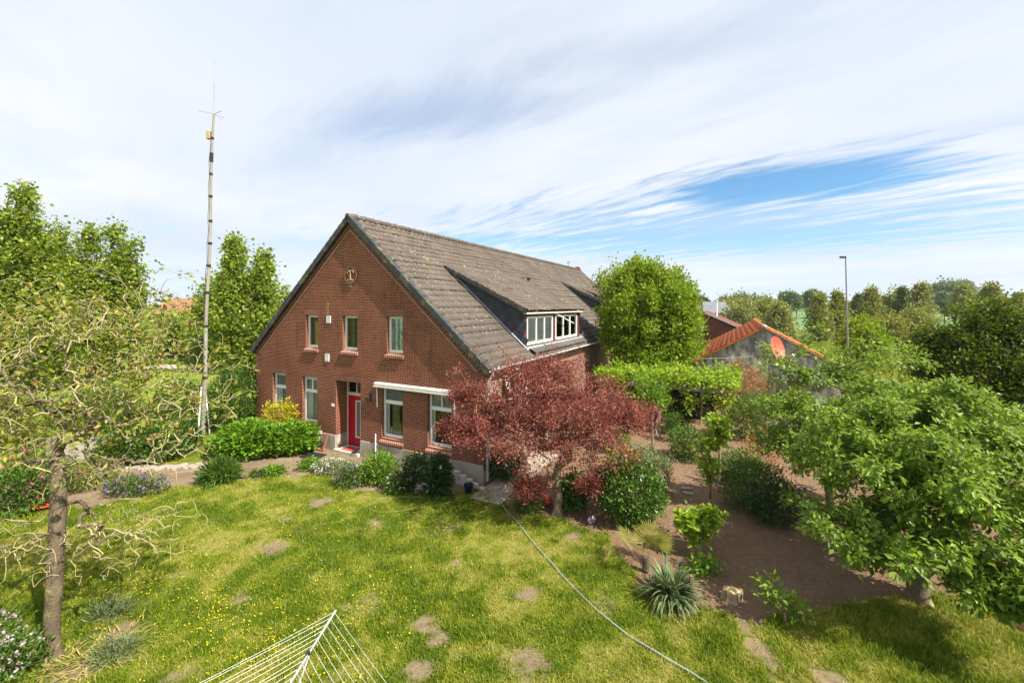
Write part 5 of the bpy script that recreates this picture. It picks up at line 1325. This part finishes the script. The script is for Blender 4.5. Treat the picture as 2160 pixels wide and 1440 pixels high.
# big bright tree by the side wall, and the loftier one behind it
y6 = 23.5; b6 = Vector(((1362 - CX) / FPX * y6, y6, 0))
T6 = np.concatenate([relblob(b6, 330, 1370, 675, y6, 2.45, 2.2, 2.5, shell=.45, lump=.2), relblob(b6, 130, 1340, 600, y6 + .3, 1.7, 1.5, 1.2, shell=.45), relblob(b6, 110, 1430, 700, y6, 1.4, 1.5, 1.7, shell=.45), relblob(b6, 90, 1305, 690, y6, 1.1, 1.2, 1.6, shell=.45), relblob(b6, 120, 1375, 745, y6 - .6, 2.5, 1.6, 1.1, shell=.5), relblob(b6, 130, 1365, 785, y6 - .8, 2.4, 1.6, .9, shell=.5),
                     np.array([rel(b6, px, py, y6 + random.uniform(-.8, .8)) for px, py in ((1330, 585), (1345, 575), (1375, 562), (1400, 570), (1425, 575), (1440, 610), (1450, 640), (1465, 660), (1478, 690), (1302, 610), (1318, 600), (1274, 650), (1290, 640), (1485, 730), (1470, 745), (1290, 705), (1310, 640), (1335, 655), (1355, 620), (1385, 615), (1410, 600), (1455, 690), (1300, 740), (1320, 690), (1360, 572), (1412, 585))])])
sp6 = blob(70, rel(b6, 1368, 670, y6), (2.5, 2.2, 2.5), .05); sp6 = sp6[sp6[:, 2] > 1.5]; T6 = np.concatenate([T6, sp6 + np.array([0, 0, .35]), sp6 * np.array([1.04, 1.04, 1]) + np.array([0, 0, .75])]); T6 = T6[T6[:, 2] > .9]
tree('field_maple', b6, [(0, 0, 0), (0, 0, .7), (.05, 0, 1.3)], T6, L_LIME, BARK, .24, 'big bright lime green tree beside the far end of the farmhouse', per=72, spread=.20, size=.145, ratio=.8, rtip=.011, step=.5, bow=-.1, droop=-.35, up=.35, minidx=1, jit=.7, back=1.3)
y7 = 31; b7 = Vector(((1300 - CX) / FPX * y7, y7, 0)); T7 = np.concatenate([relblob(b7, 120, 1300, 620, y7, 1.7, 1.6, 2.0, shell=.45), relblob(b7, 70, 1390, 600, y7, 2.2, 1.6, 1.5, shell=.45), np.array([rel(b7, px, py, y7) for px, py in ((1290, 548), (1262, 585), (1330, 552), (1275, 600), (1372, 556), (1385, 560), (1312, 575))])])
tree('field_maple', b7, [(0, 0, 0), (0, 0, 2), (.05, 0, 3.5)], T7, L_POP, BARK, .22, 'darker looser tree rising behind the big lime green tree', per=40, spread=.26, size=.18, ratio=.7, rtip=.012, step=.6, bow=.05, up=.4, minidx=1, jit=.7)
# dark hornbeam at the right edge
y8 = 15.5; b8 = Vector(((2110 - CX) / FPX * y8, y8, 0))
T8 = np.concatenate([relblob(b8, 400, 2120, 790, y8, 2.7, 2.4, 2.0, shell=.4, lump=.2), relblob(b8, 110, 2010, 760, y8 + .3, 1.3, 1.5, 1.3, shell=.4), relblob(b8, 70, 2085, 670, y8, 1.0, 1.2, .8, shell=.4), relblob(b8, 80, 2060, 830, y8 - .4, 1.7, 1.3, 1.4, shell=.4), relblob(b8, 36, 1985, 715, y8 + .8, .6, .8, .3, shell=.5), relblob(b8, 50, 2150, 690, y8, 1.0, 1.0, .7, shell=.4)])
T8 = T8[T8[:, 2] > .5]
tree('hornbeam_tree', b8, [(0, 0, 0), (0, 0, .6), (.05, 0, 1.2)], T8, L_HORN, BARKD, .22, 'dense dark green tree with yellowish tips at the right edge', per=70, spread=.17, size=.125, ratio=.6, rtip=.009, step=.4, bow=.06, droop=.05, up=1.3, minidx=1, jit=.4, back=1.2)

# ---------------------------------------------------------------- trees and bushes of the field edge, far right
def fartree(px, ptop, pbot, wpx, y, leaf, label, name='broadleaf_tree', kind='round', per=30, size=None, dens=1.0, group=None, bark=None):
    wpx *= .80; b = Vector(((px - CX) / FPX * y, y, 0)); zt = P(px, ptop + 3, y).z; zb = max(.1, P(px, pbot, y).z); r = wpx / FPX * y / 2; h = zt - zb; zc = (zt + zb) / 2
    n = int(95 * dens)
    if kind == 'round': T = np.concatenate([blob(n, (0, 0, zc), (r, r, h / 2), .35, .1, .25), blob(n // 2, (r * random.uniform(-.4, .4), -r * .3, zc - h * .1), (r * .8, r * .7, h * .4), .4, .1), blob(n // 4, (r * random.uniform(-.3, .3), 0, zc + h * .28), (r * .55, r * .5, h * .25), .4)])
    elif kind == 'birch':
        u = RNG.random(n * 2); a = RNG.uniform(0, 6.28, n * 2); rr_ = r * (.12 + .95 * np.sin(np.clip(u, 0, 1) * pi * .62)) * RNG.random(n * 2) ** .5; T = np.stack([np.cos(a) * rr_, np.sin(a) * rr_, zt - u * h], 1)
    else: T = np.concatenate([blob(n // 2, (r * random.uniform(-.8, .8), r * random.uniform(-.5, .5), zb + h * random.uniform(.45, .72)), (r * .5, r * .5, h * .27), .35, .1) for _ in range(5)])
    size = size or max(.16, .0075 * y * .62); sp_ = r * .13 + .1
    return tree(name, b, [(0, 0, 0), (0, 0, max(.2, zb * .6 + h * .1)), (.02, 0, max(.3, zb * .6 + h * .22))], T, leaf, bark or BARK, max(.1, h * .022), label, per=per, spread=sp_, size=size, ratio=.7, rtip=.02, step=max(.5, h * .1), bow=.08, up=.4, minidx=1, jit=.9, group=group)


FT = [
    (1560, 628, 710, 90, 62, L_BIRCH, 'rounded grey green willow bush between barn roof and shed', 'willow_bush', 'round'),
    (1645, 640, 725, 80, 55, L_BIRCH, 'grey green willow bush right above the shed roof', 'willow_bush', 'birch'),
    (1612, 628, 690, 60, 85, L_OLIVE, 'olive green tree between the two willow bushes', 'broadleaf_tree', 'round'),
    (1570, 618, 660, 110, 170, L_FAR, 'far dark tree group member left of the open crop field', 'oak_tree', 'multi'),
    (1680, 612, 664, 62, 190, L_FAR, 'far dark oak left of the open crop field', 'oak_tree', 'multi'),
    (1718, 608, 664, 58, 195, L_FAR, 'far dark oak nearest the lamp post', 'oak_tree', 'multi'),
    (1728, 622, 716, 62, 66, L_OLIVE, 'slim olive green tree left of the lamp post', 'broadleaf_tree', 'birch'),
    (1765, 615, 700, 56, 72, L_OLIVE, 'thin topped tree directly left of the lamp post', 'broadleaf_tree', 'birch'),
    (1812, 622, 672, 34, 90, L_FAR, 'small dark tree directly right of the lamp post', 'broadleaf_tree', 'birch'),
    (1838, 606, 690, 56, 78, L_OLIVE, 'olive tree left of the round topped tree', 'broadleaf_tree', 'birch'),
    (1878, 611, 690, 66, 82, L_OLIVE, 'round topped olive tree right of the lamp post', 'broadleaf_tree', 'round'),
    (1905, 608, 690, 40, 76, L_FAR, 'narrow dark tree between round topped tree and tall birch', 'broadleaf_tree', 'birch'),
    (1942, 598, 705, 62, 64, L_BIRCH, 'tall birch standing before the far oak', 'birch_tree', 'birch'),
    (1928, 650, 720, 80, 58, L_OLIVE, 'low olive bush at the foot of the tall birch', 'willow_bush', 'round'),
    (2008, 583, 655, 84, 205, L_FAR, 'largest far oak with bluish crown above the stubble field', 'oak_tree', 'multi'),
    (1992, 615, 660, 50, 170, L_FAR, 'darker low oak in front of the largest far oak', 'oak_tree', 'round'),
    (2032, 602, 662, 52, 110, L_OLIVE, 'olive tree right of the largest far oak', 'broadleaf_tree', 'birch'),
    (2090, 600, 680, 62, 74, L_OLIVE, 'thin twiggy tree above the dark hornbeam', 'broadleaf_tree', 'birch'),
    (2150, 618, 690, 40, 70, L_BIRCH, 'grey green tree at the right edge above the dark hornbeam', 'broadleaf_tree', 'birch'),
    (1870, 660, 730, 84, 50, L_OLIVE, 'low olive bush right of the bright elder bush', 'willow_bush', 'round'),
    (1480, 622, 660, 36, 150, L_FAR, 'small far tree left of the grey hall', 'broadleaf_tree', 'multi'),
    (1530, 630, 664, 40, 130, L_OLIVE, 'small tree in front of the grey hall', 'broadleaf_tree', 'round'),
]
for px, pt, pb_, wp, y, lf, lab, nm, kd in FT: fartree(px, pt, pb_, wp, y, lf, lab, nm, kd)
fartree(1818, 672, 755, 105, 34, L_LIME, 'bright yellow green elder bush at the foot of the lamp post', 'elder_bush', 'round', per=55, size=.2, dens=1.3)
for k in range(9):   # small trees along the horizon at both ends
    px, y = [1640, 1775, 1790, 1830, 1960, 1975, 2060, 2120, 2170][k], 300 + 25 * (k % 4)
    fartree(px, 632 + (k % 3) * 3, 652, 40, y, L_FAR, 'small distant tree on the horizon', 'distant_tree', 'round', per=16, dens=.6, group='distant trees on the horizon')
hg = MB(); tag(nmesh('far_wood', *(lambda n_: (lambda b_: (np.stack([np.stack([b_[:, 0] + dx, b_[:, 1], b_[:, 2] + dz__], 1) for dx, dz__ in ((-2.2, 0), (2.2, -.4), (.2, 2.6))], 1).reshape(-1, 3), np.arange(n_ * 3).reshape(-1, 3)))(np.stack([RNG.uniform(-1500, 1700, n_), RNG.uniform(560, 640, n_), RNG.uniform(0, 7.5, n_)], 1)))(5200), L_FAR), kind='stuff')

# ---------------------------------------------------------------- hedges and shrubs round the house
def at(px, py): g_ = G(px, py); return (g_.x, g_.y, 0)


bush('yew_shrub', (-12.7, 19.6, 0), (1.2, 1.0, 1.6), 14000, L_YEW, 'broad dark green yew shrub left of the farmhouse corner', .10, .45, cz=1.35, lump=.14, shell=.22)
bush('yew_shrub', (-15.6, 20.0, 0), (1.5, 1.0, 1.3), 9000, L_YEW, 'lower dark shrub behind the mast on its left side', .10, .45, cz=1.0)
bush('yew_shrub', (-17.6, 18.0, 0), (1.7, 1.2, 1.35), 8500, L_MID, 'dark shrub left of the mast behind the sparse tree', .11, .5, cz=1.1)
bush('privet_shrub', (-20.5, 17.0, 0), (1.7, 1.2, 1.3), 7000, L_OLIVE, 'olive shrub at the left edge behind the pale board', .11, .5, cz=1.1)
for px_, py_, r_, h_, lf_, lb_ in ((372, 955, .85, 1.25, L_YEW, 'dark green shrub directly left of the mast foot'), (325, 972, 1.1, 1.35, L_MID, 'leafy shrub between the mast and the pale board'), (262, 978, .9, 1.1, L_YEW, 'dark shrub just right of the pale board')):
    bush('border_shrub', at(px_, py_), (r_, .8, h_ * .6), 5200, lf_, lb_, .10, .5, cz=h_ * .55, lump=.2)
bush('hydrangea_shrub', (-10.2, 16.4, 0), (1.35, .95, .62), 4600, L_HYD, 'low bright green hydrangea left of the front door, the longer one', .15, .8, cz=.62, shell=.25, up=1.2)
bush('hydrangea_shrub', (-8.75, 16.75, 0), (1.0, .8, .58), 3200, L_HYD, 'low bright green hydrangea nearest the front door', .15, .8, cz=.56, shell=.25, up=1.2)
bush('rhododendron_shrub', (-9.75, 17.85, 0), (.75, .55, .75), 2600, L_YELL, 'yellowish green rhododendron in front of the left windows', .12, .35, cz=1.05, lump=.25, flower=(PINK, 4, .07, 1.3))
bush('grass_clump', at(465, 1014), (.48, .42, .38), 1500, L_MID, 'tuft of long green leaves at the edge of the sandy path', .30, .10, cz=.22, cat='plant', up=.2)
bush('weed_clump', at(578, 1000), (.35, .25, .14), 420, L_HYD, 'small weed clump on the sandy path', .11, .5, cz=.10, cat='plant', stems=4)
bush('weed_clump', at(545, 1006), (.25, .2, .1), 240, L_MID, 'tiny weed patch left of the small weed clump', .10, .4, cz=.08, cat='plant', stems=3)
bush('weed_clump', at(655, 990), (.35, .3, .22), 600, L_HYD, 'green clump left of the white flowers', .10, .5, cz=.18, cat='plant', stems=4)
bush('white_flower_clump', at(706, 995), (.75, .42, .26), 1500, L_GRAYG, 'low clump of white flowers before the front door', .075, .4, cz=.18, cat='plant', flower=(WHITEP, 110, .04, .15))
bush('purple_flower_clump', at(742, 1022), (.55, .42, .36), 1700, L_MID, 'bushy plant with small purple flowers on the bed edge', .085, .45, cz=.26, cat='plant', flower=(PURPLE, 45, .04, .2))
bush('green_perennial', at(800, 1016), (.60, .45, .52), 2400, L_HYD, 'mid green leafy perennial between purple flowers and dark shrubs', .10, .45, cz=.40, cat='plant')
bush('green_perennial', at(834, 1036), (.35, .3, .28), 900, L_MID, 'small leafy perennial with pale blooms in the bed', .09, .45, cz=.22, cat='plant', flower=(WHITEP, 16, .06, .2))
bush('dark_shrub', at(880, 1032), (.52, .45, .58), 2600, L_DARK, 'dark green shrub under the right ground floor window, the wider one', .10, .45, cz=.50, flower=(WHITEP, 5, .06, .5))
bush('dark_shrub', at(926, 1046), (.33, .32, .66), 2000, L_DARK, 'dark upright shrub beside the stack of white bricks', .11, .6, cz=.62, flower=(WHITEP, 2, .07, .4))
bush('pale_flower_clump', at(893, 1046), (.22, .18, .2), 380, L_MID, 'little plant with pale pinkish flowers before the dark shrubs', .07, .4, cz=.2, cat='plant', flower=(LILAC, 26, .06, .15))
bush('rose_shrub', at(1068, 1012), (.72, .55, .52), 3000, L_DARK, 'dark shrub with red flowers at the house corner under the red tree', .085, .5, cz=.55, flower=(REDPT, 9, .10, .55))
bush('laurel_shrub', at(1330, 1098), (.92, .85, .85), 7200, L_LAUR, 'round glossy evergreen bush right of the red tree trunk', .095, .55, cz=.80, lump=.12, shell=.22)
bush('dark_shrub', at(1210, 1072), (.42, .36, .52), 1900, L_LAUR, 'dark leafy shrub right behind the red tree trunk', .11, .6, cz=.45)
bush('dark_shrub', at(1112, 1076), (.34, .3, .26), 1000, L_MID, 'small grassy shrub left of the red tree trunk', .13, .2, cz=.2)
# garden to the right of the red tree
bush('currant_bush', at(1452, 968), (.72, .62, .62), 3000, L_MID, 'rounded bluish green bush on the bare soil before the pergola', .085, .55, cz=.6, flower=(LILAC, 6, .05, .4))
bush('young_bush', at(1418, 930), (.5, .4, .62), 800, L_MID, 'airy young bush behind the rounded bluish green bush', .09, .5, cz=.7, shell=.5)
bush('weed_clump', at(1340, 968), (1.0, .6, .28), 1500, L_GRAYG, 'pale green weeds under the right side of the red tree', .09, .45, cz=.22, cat='plant')
bush('weed_clump', at(1395, 985), (.5, .4, .2), 600, L_GRAYG, 'pale weeds at the foot of the thin post by the red tree', .08, .45, cz=.15, cat='plant')
bush('artichoke_plant', at(1312, 1000), (.4, .35, .42), 420, L_VINE, 'light green tall leafed plant under the red tree', .26, .25, cz=.45, cat='plant', stems=5)
bush('lilac_flower_clump', at(1300, 952), (.6, .5, .5), 1200, L_HYD, 'green plant with pale purple blooms behind the red tree', .10, .5, cz=.5, cat='plant', flower=(PURPLE, 20, .08, .4))
bush('small_weed', at(1404, 1040), (.28, .25, .42), 420, L_OLIVE, 'spindly weed right behind the laurel bush', .075, .45, cz=.45, cat='plant', shell=.6)
bush('berry_bush', at(1590, 1070), (.95, .7, .72), 4200, L_MID, 'wide bluish green bush left of the taller apple tree', .085, .5, cz=.62)
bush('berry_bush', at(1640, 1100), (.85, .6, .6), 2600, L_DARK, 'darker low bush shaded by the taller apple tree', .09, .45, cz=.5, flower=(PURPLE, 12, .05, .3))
bush('berry_bush', at(1560, 1010), (.8, .6, .5), 2200, L_MID, 'green bush at the foot of the rusty dry hedge', .085, .5, cz=.45)
bush('dry_bush', at(1590, 925), (1.3, .8, 1.05), 3600, L_MID, 'reddish tinged green bush right of the pergola', .11, .5, cz=1.0)
bush('dry_hedge', (P(1570, 840, 21).x, 21.2, 0), (1.25, .7, 1.55), 7000, L_DRY, 'rusty brown withered hedge between pergola and slats', .10, .4, cz=1.4, cat='hedge')
bush('dry_bush', at(1610, 985), (.7, .5, .7), 1500, L_DRY, 'brown withered bush beside the slat screen', .10, .4, cz=.7)
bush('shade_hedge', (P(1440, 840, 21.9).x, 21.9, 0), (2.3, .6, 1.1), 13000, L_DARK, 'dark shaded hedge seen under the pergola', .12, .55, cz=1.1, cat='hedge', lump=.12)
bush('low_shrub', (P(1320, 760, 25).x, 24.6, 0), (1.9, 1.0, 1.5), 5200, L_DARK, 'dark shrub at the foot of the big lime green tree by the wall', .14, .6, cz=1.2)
bush('low_shrub', (P(1440, 770, 27).x, 27, 0), (1.6, 1.2, .9), 2600, L_OLIVE, 'pale green shrub left of the shed', .14, .5, cz=.7)
bush('low_shrub', (P(1480, 785, 24.6).x, 24.6, 0), (.9, .6, .9), 1800, L_OLIVE, 'small green shrub against the left corner of the shed', .12, .5, cz=.8)
# left bed
bush('azalea_shrub', at(78, 1060), (.95, .75, .82), 2600, L_MID, 'pink flowering azalea behind the sparse tree', .10, .45, cz=.8, flower=(PINK, 60, .06, .4))
bush('violet_clump', at(285, 1040), (.95, .45, .3), 2000, L_MID, 'clump with violet flowers at the far edge of the lawn', .085, .4, cz=.22, cat='plant', flower=(PURPLE, 60, .06, .18))
bush('bed_shrub', at(10, 1080), (1.2, .8, .6), 2600, L_MID, 'green bed plants at the left edge near the orange bowl', .11, .45, cz=.5)
bush('bed_shrub', at(190, 1025), (.9, .6, .45), 1700, L_OLIVE, 'green plants behind the trunk of the sparse tree', .10, .45, cz=.4)
bush('phlox_clump', (G(30, 1425).x, G(30, 1425).y, 0), (.38, .30, .30), 1300, L_MID, 'pale lilac flowering plant at the foot of the sparse tree', .075, .4, cz=.32, cat='plant', flower=(LILAC, 60, .036, .26))
bush('phlox_clump', (G(-60, 1400).x, G(-60, 1400).y, 0), (.6, .5, .4), 1600, L_MID, 'pale lilac flowering plant cut by the left edge', .075, .4, cz=.3, cat='plant', flower=(LILAC, 90, .05, .3))


def straps(name, base, n, lmin, lmax, wd, mat, label, cat='plant', spread=.9, r0=.1, droop=.8, seg=6, z0=0.0, fold=True, fan=False):
    """sword leaves arching out of one crown"""
    e = empty(name, base, label=label, cat=cat); V, F = [], []
    for k in range(n):
        a = random.uniform(0, 2 * pi); el = random.uniform(.15, 1.45) if not fan else random.uniform(.0, .45); L = random.uniform(lmin, lmax); ax = Vector((cos(a), sin(a), 0)); sd_ = Vector((-sin(a), cos(a), 0))
        p = Vector((cos(a) * r0 * random.random(), sin(a) * r0 * random.random(), z0)); b = len(V); d_ = el
        for s in range(seg + 1):
            f = s / seg; w_ = wd * (1 - f ** 2.2) * (.75 + .5 * sin(pi * min(1, f * 1.3))) * .5 + .001
            q = p.copy(); V += [q - sd_ * w_ + Vector((0, 0, w_ * .5)), q, q + sd_ * w_ + Vector((0, 0, w_ * .5))]
            dr_ = Vector((ax.x * cos(d_), ax.y * cos(d_), sin(d_))); p += dr_ * L / seg; d_ -= droop * L * (.4 + f) / seg * 2.2 * (1.3 - el * .6)
        for s in range(seg):
            for c in (0, 1): i = b + s * 3 + c; F.append((i, i + 1, i + 4, i + 3))
    nmesh('leaf_rosette', np.array([tuple(v_) for v_ in V]), np.array(F), mat, e)
    return e


straps('yucca_plant', at(1412, 1266), 170, .42, .76, .058, L_BLUE, 'large blue green yucca with arching sword leaves by the lawn edge', r0=.16, z0=.12, droop=1.25)
straps('yucca_plant', at(1436, 1276), 34, .42, .7, .05, L_BLUE, 'smaller yucca rosette at the right foot of the large yucca', r0=.1, z0=.06, droop=.9)
pl_ = at(1362, 1205); e_ = empty('fan_palm', pl_, label='small fan palm with yellowish green leaves behind the yucca', cat='palm'); FV, FF = [], []
for k in range(15):
    a = random.uniform(0, 6.28); el = random.uniform(.45, 1.45); ln = random.uniform(.32, .55); c = Vector((cos(a) * cos(el) * ln, sin(a) * cos(el) * ln, .28 + sin(el) * ln)); d_ = (c - Vector((0, 0, .28))).normalized(); s_ = d_.cross(Vector((0, 0, 1))).normalized(); n_ = s_.cross(d_)
    for j in range(17):
        t_ = (j - 8) / 8 * 1.25; dd_ = (d_ * cos(t_) + s_ * sin(t_)).normalized(); L = random.uniform(.30, .42); w_ = n_.cross(dd_) * .011; tip = c + dd_ * L + Vector((0, 0, -.04)); b = len(FV)
        FV += [c - w_ * .4, c + dd_ * L * .6 - w_, tip, c + dd_ * L * .6 + w_]; FF += [(b, b + 1, b + 2, b + 3)]
nmesh('fan_leaf', np.array([tuple(v_) for v_ in FV]), np.array(FF), L_PALM, e_)
MB().tube([(0, 0, 0), (0, 0, .32)], .07, 8).build('stem', BARKD, e_)
for px, py, n_, lab in ((190, 1400, 120, 'withered daffodil leaves lying round the foot of the sparse tree'), (90, 1425, 110, 'yellowed straw leaves left of the sparse tree trunk'), (255, 1352, 60, 'half green withered bulb leaves right of the sparse tree')):
    g_ = G(px, py); straps('withered_leaves', (g_.x, g_.y, 0), n_, .12, .27, .014, L_STRAW, lab, r0=.6, droop=1.6, seg=5, z0=.03, fan=True)
for px, py, lab in ((230, 1300, 'blue green carnation tuft right of the sparse tree trunk'), (245, 1385, 'grey green tuft at the lawn edge near the dryer')):
    bush('carnation_tuft', at(px, py), (.36, .26, .12), 900, L_GRAYG, lab, .09, .12, cz=.09, cat='plant', up=.1)


# small trees, stakes and vines of the kitchen garden
def sapling(px, py, tops, leaf, label, per=26, spread=.09, size=.11, rt=.025, name='young_vine', ratio=.85, lean=None, hz=.35, bark=None):
    b = G(px, py); y = b.y; T = np.concatenate([relblob(b, n_, x_, y_, y, r_, r_, rz, shell=.6) for x_, y_, n_, r_, rz in tops]); T = T[T[:, 2] > .12]
    return tree(name, b, [(0, 0, 0), (.01, 0, hz * .5), (0, 0, hz)], T, leaf, bark or BARKT, rt, label, cat='tree' if name != 'young_vine' else 'vine', per=per, spread=spread, size=size, ratio=ratio, rtip=.004, step=.12, bow=.05, up=.8, minidx=1, jit=.6)


sapling(1477, 1172, [(1452, 1095, 14, .20, .14), (1495, 1092, 14, .20, .16), (1470, 1125, 10, .15, .12)], L_VINE, 'young vine with broad light green leaves between laurel and yucca', per=17, size=.135, ratio=.95)
sapling(1495, 1070, [(1515, 890, 12, .25, .16), (1520, 920, 10, .25, .15), (1495, 935, 10, .3, .15), (1500, 985, 12, .32, .3)], L_VINE, 'tall vine climbing its wooden post in the garden', per=24, size=.13, ratio=.9, rt=.03)
sapling(1655, 1312, [(1615, 1232, 7, .15, .10), (1640, 1258, 9, .17, .10), (1670, 1275, 9, .18, .10), (1690, 1295, 5, .12, .08)], L_APPLE, 'low leaning sapling with glossy leaves right of the stump', per=15, size=.10, ratio=.6, name='apple_sapling', hz=.18)
sapling(1482, 1208, [(1490, 1188, 8, .2, .1), (1470, 1195, 6, .15, .08)], L_HYD, 'leafy green sprout at the foot of the young vine', per=16, size=.09, rt=.014, hz=.08)
sapling(1378, 955, [(1370, 808, 10, .55, .3), (1385, 830, 14, .6, .35), (1395, 850, 8, .4, .25)], L_HYD, 'young fruit tree with narrow leaves in front of the pergola', per=34, size=.17, ratio=.3, rt=.03, name='fruit_tree', spread=.14)
for px, py, h, lab in ((1497, 1066, 1.45, 'dark wooden post carrying the tall vine'), (1376, 955, 1.75, 'thin grey stake at the right rim of the red tree'), (1392, 925, 1.9, 'pale wooden post beside the narrow leaved fruit tree'), (1517, 1020, 1.2, 'short post right of the tall vine')):
    g_ = G(px, py); tag(MB().tube([(0, 0, 0), (.01, 0, h)], [.045, .04], 8).build('garden_post', WOODD if 'dark' in lab else WOOD, None, g_), lab, 'post')
# pergola with vines
pgl = empty('pergola', (G(1526, 931).x, G(1526, 931).y, 0), HROT, label='low timber pergola overgrown with light green vines', cat='pergola')
PH, PW, PD = 2.05, 5.3, 2.6
for x_ in (-PW, -PW / 2, 0):
    for y_ in (0, PD): MB().box(x_ - .06, x_ + .06, y_ - .06, y_ + .06, 0, PH).build('post', WOODD if y_ else WOOD, pgl, bevel=.01)
for y_ in (-.02, PD): MB().box(-PW - .25, .3, y_ - .045, y_ + .045, PH, PH + .15).build('beam', WOOD, pgl, bevel=.01)
for k in range(8): MB().box(-PW + k * PW / 7 - .03, -PW + k * PW / 7 + .03, -.3, PD + .3, PH + .152, PH + .25).build('rafter', WOOD, pgl, bevel=.008)
pm4 = Matrix.Translation(pgl.location) @ Matrix.Rotation(HROT, 4, 'Z')
for k, (xa, xb, n_, lab) in enumerate(((-5.6, -2.5, 210, 'light green grape vine over the left half of the pergola'), (-2.6, .5, 210, 'light green grape vine over the right half of the pergola'))):
    xs_ = RNG.uniform(xa, xb, n_); ys_ = RNG.uniform(-.25, PD + .2, n_); T = np.array([tuple(pm4 @ Vector((x_, y_, PH + .25 + random.uniform(0, .26) + (.42 * random.random() if random.random() < .22 else 0)))) for x_, y_ in zip(xs_, ys_)])
    hang = np.array([tuple(pm4 @ Vector((random.uniform(xa, xb), -.12, PH - random.uniform(.05, .8)))) for _ in range(14)]); T = np.concatenate([T, hang])
    b = pm4 @ Vector(((xa + xb) / 2, PD - .2, 0)); T = T - np.array(b)
    tree('grape_vine', b, [(0, 0, 0), (.05, 0, 1.0), (0, .02, PH + .2)], T, L_VINE, BARKT, .05, lab, cat='vine', per=24, spread=.11, size=.135, ratio=.95, rtip=.006, step=.3, bow=.03, up=1.0, minidx=2, jit=.7)
MB_ = None
# clods on the bare soil
a, b = scatter(26000, 1.0, 14, 6.3, 21); lw, s, p = zones(a, b); k = inview(a, b) & (s > .6) & ~lw; a, b = a[k], b[k]; n = len(a); r_ = RNG.uniform(.008, .03, n) ** 1.0 * (.6 + .9 * fbm(a * 1.5, b * 1.5, 3, 55)); th = RNG.uniform(0, 6.28, n)
cl = np.stack([np.stack([a + r_ * np.cos(th + q_ * 2.094) * RNG.uniform(.7, 1.3, n), b + r_ * np.sin(th + q_ * 2.094) * RNG.uniform(.7, 1.3, n), gz(a, b) - .006], 1) for q_ in range(3)] + [np.stack([a, b, gz(a, b) + r_ * RNG.uniform(.4, 1.0, n)], 1)], 1).reshape(-1, 3)
k4 = np.arange(n)[:, None] * 4; sc_ = np.array([[.24, .165, .112]]) * RNG.uniform(.55, 1.25, (n, 1))
clm = bpy.data.materials.new('soil clod'); clm.use_nodes = True; t = NT(clm.node_tree)
t.n('ShaderNodeOutputMaterial', {'Surface': t.n('ShaderNodeBsdfPrincipled', {'Base Color': t.n('ShaderNodeVertexColor', layer_name='tint').outputs[0], 'Roughness': .95, 'Specular IOR Level': .1}).outputs[0]})
tag(nmesh('soil_clods', cl, np.concatenate([k4 + np.array(q_) for q_ in ((0, 1, 3), (1, 2, 3), (2, 0, 3))]), clm, attr=np.repeat(sc_, 4, 0)), kind='stuff')
# ground litter
a, b = scatter(5200, 1.5, 12, 6.3, 20); lw, s, p = zones(a, b); k = inview(a, b) & ((s > .5) | (RNG.random(len(a)) < .10)); a, b = a[k], b[k]
tag(leaves('leaf_litter', np.stack([a, b, gz(a, b) + .012], 1), RNG.normal(0, 1, (len(a), 3)) * np.array([1, 1, .12]), .05, .32, leafmat('litter', [(.36, .26, .15), (.24, .15, .08), (.48, .37, .22)], .1, .8), None, 1.5, .1), kind='stuff')
a, b = scatter(2600, -9, 6, 6.0, 12); k = inview(a, b); a, b = a[k], b[k]
tag(leaves('leaf_litter', np.stack([a, b, gz(a, b) + .04], 1), RNG.normal(0, 1, (len(a), 3)) * np.array([1, 1, .2]), .035, .3, bpy.data.materials['litter'], None, 1.2, .2), kind='stuff')
a, b = scatter(2600, -16, 0, 13.0, 18.5); lw, s, p = zones(a, b); k = (p > .5) & inview(a, b); a, b = a[k], b[k]
tag(leaves('path_grit', np.stack([a, b, gz(a, b) + .008], 1), RNG.normal(0, 1, (len(a), 3)) * np.array([1, 1, .3]), .04, .7, leafmat('grit', [(.48, .39, .28), (.30, .22, .15), (.14, .17, .05)], .05, .9), None, 1.0, .2), kind='stuff')

# thin summer haze over the fields
hz_ = bpy.data.materials.new('haze'); hz_.use_nodes = True; t = NT(hz_.node_tree)
pv = t.n('ShaderNodeVolumePrincipled', {'Color': (.86, .93, 1.0), 'Density': .0002, 'Anisotropy': .25})
t.n('ShaderNodeOutputMaterial', {'Volume': pv.outputs[0]})
tag(MB().box(-900, 900, -60, 900, -1.2, 24).build('haze', hz_), kind='stuff')
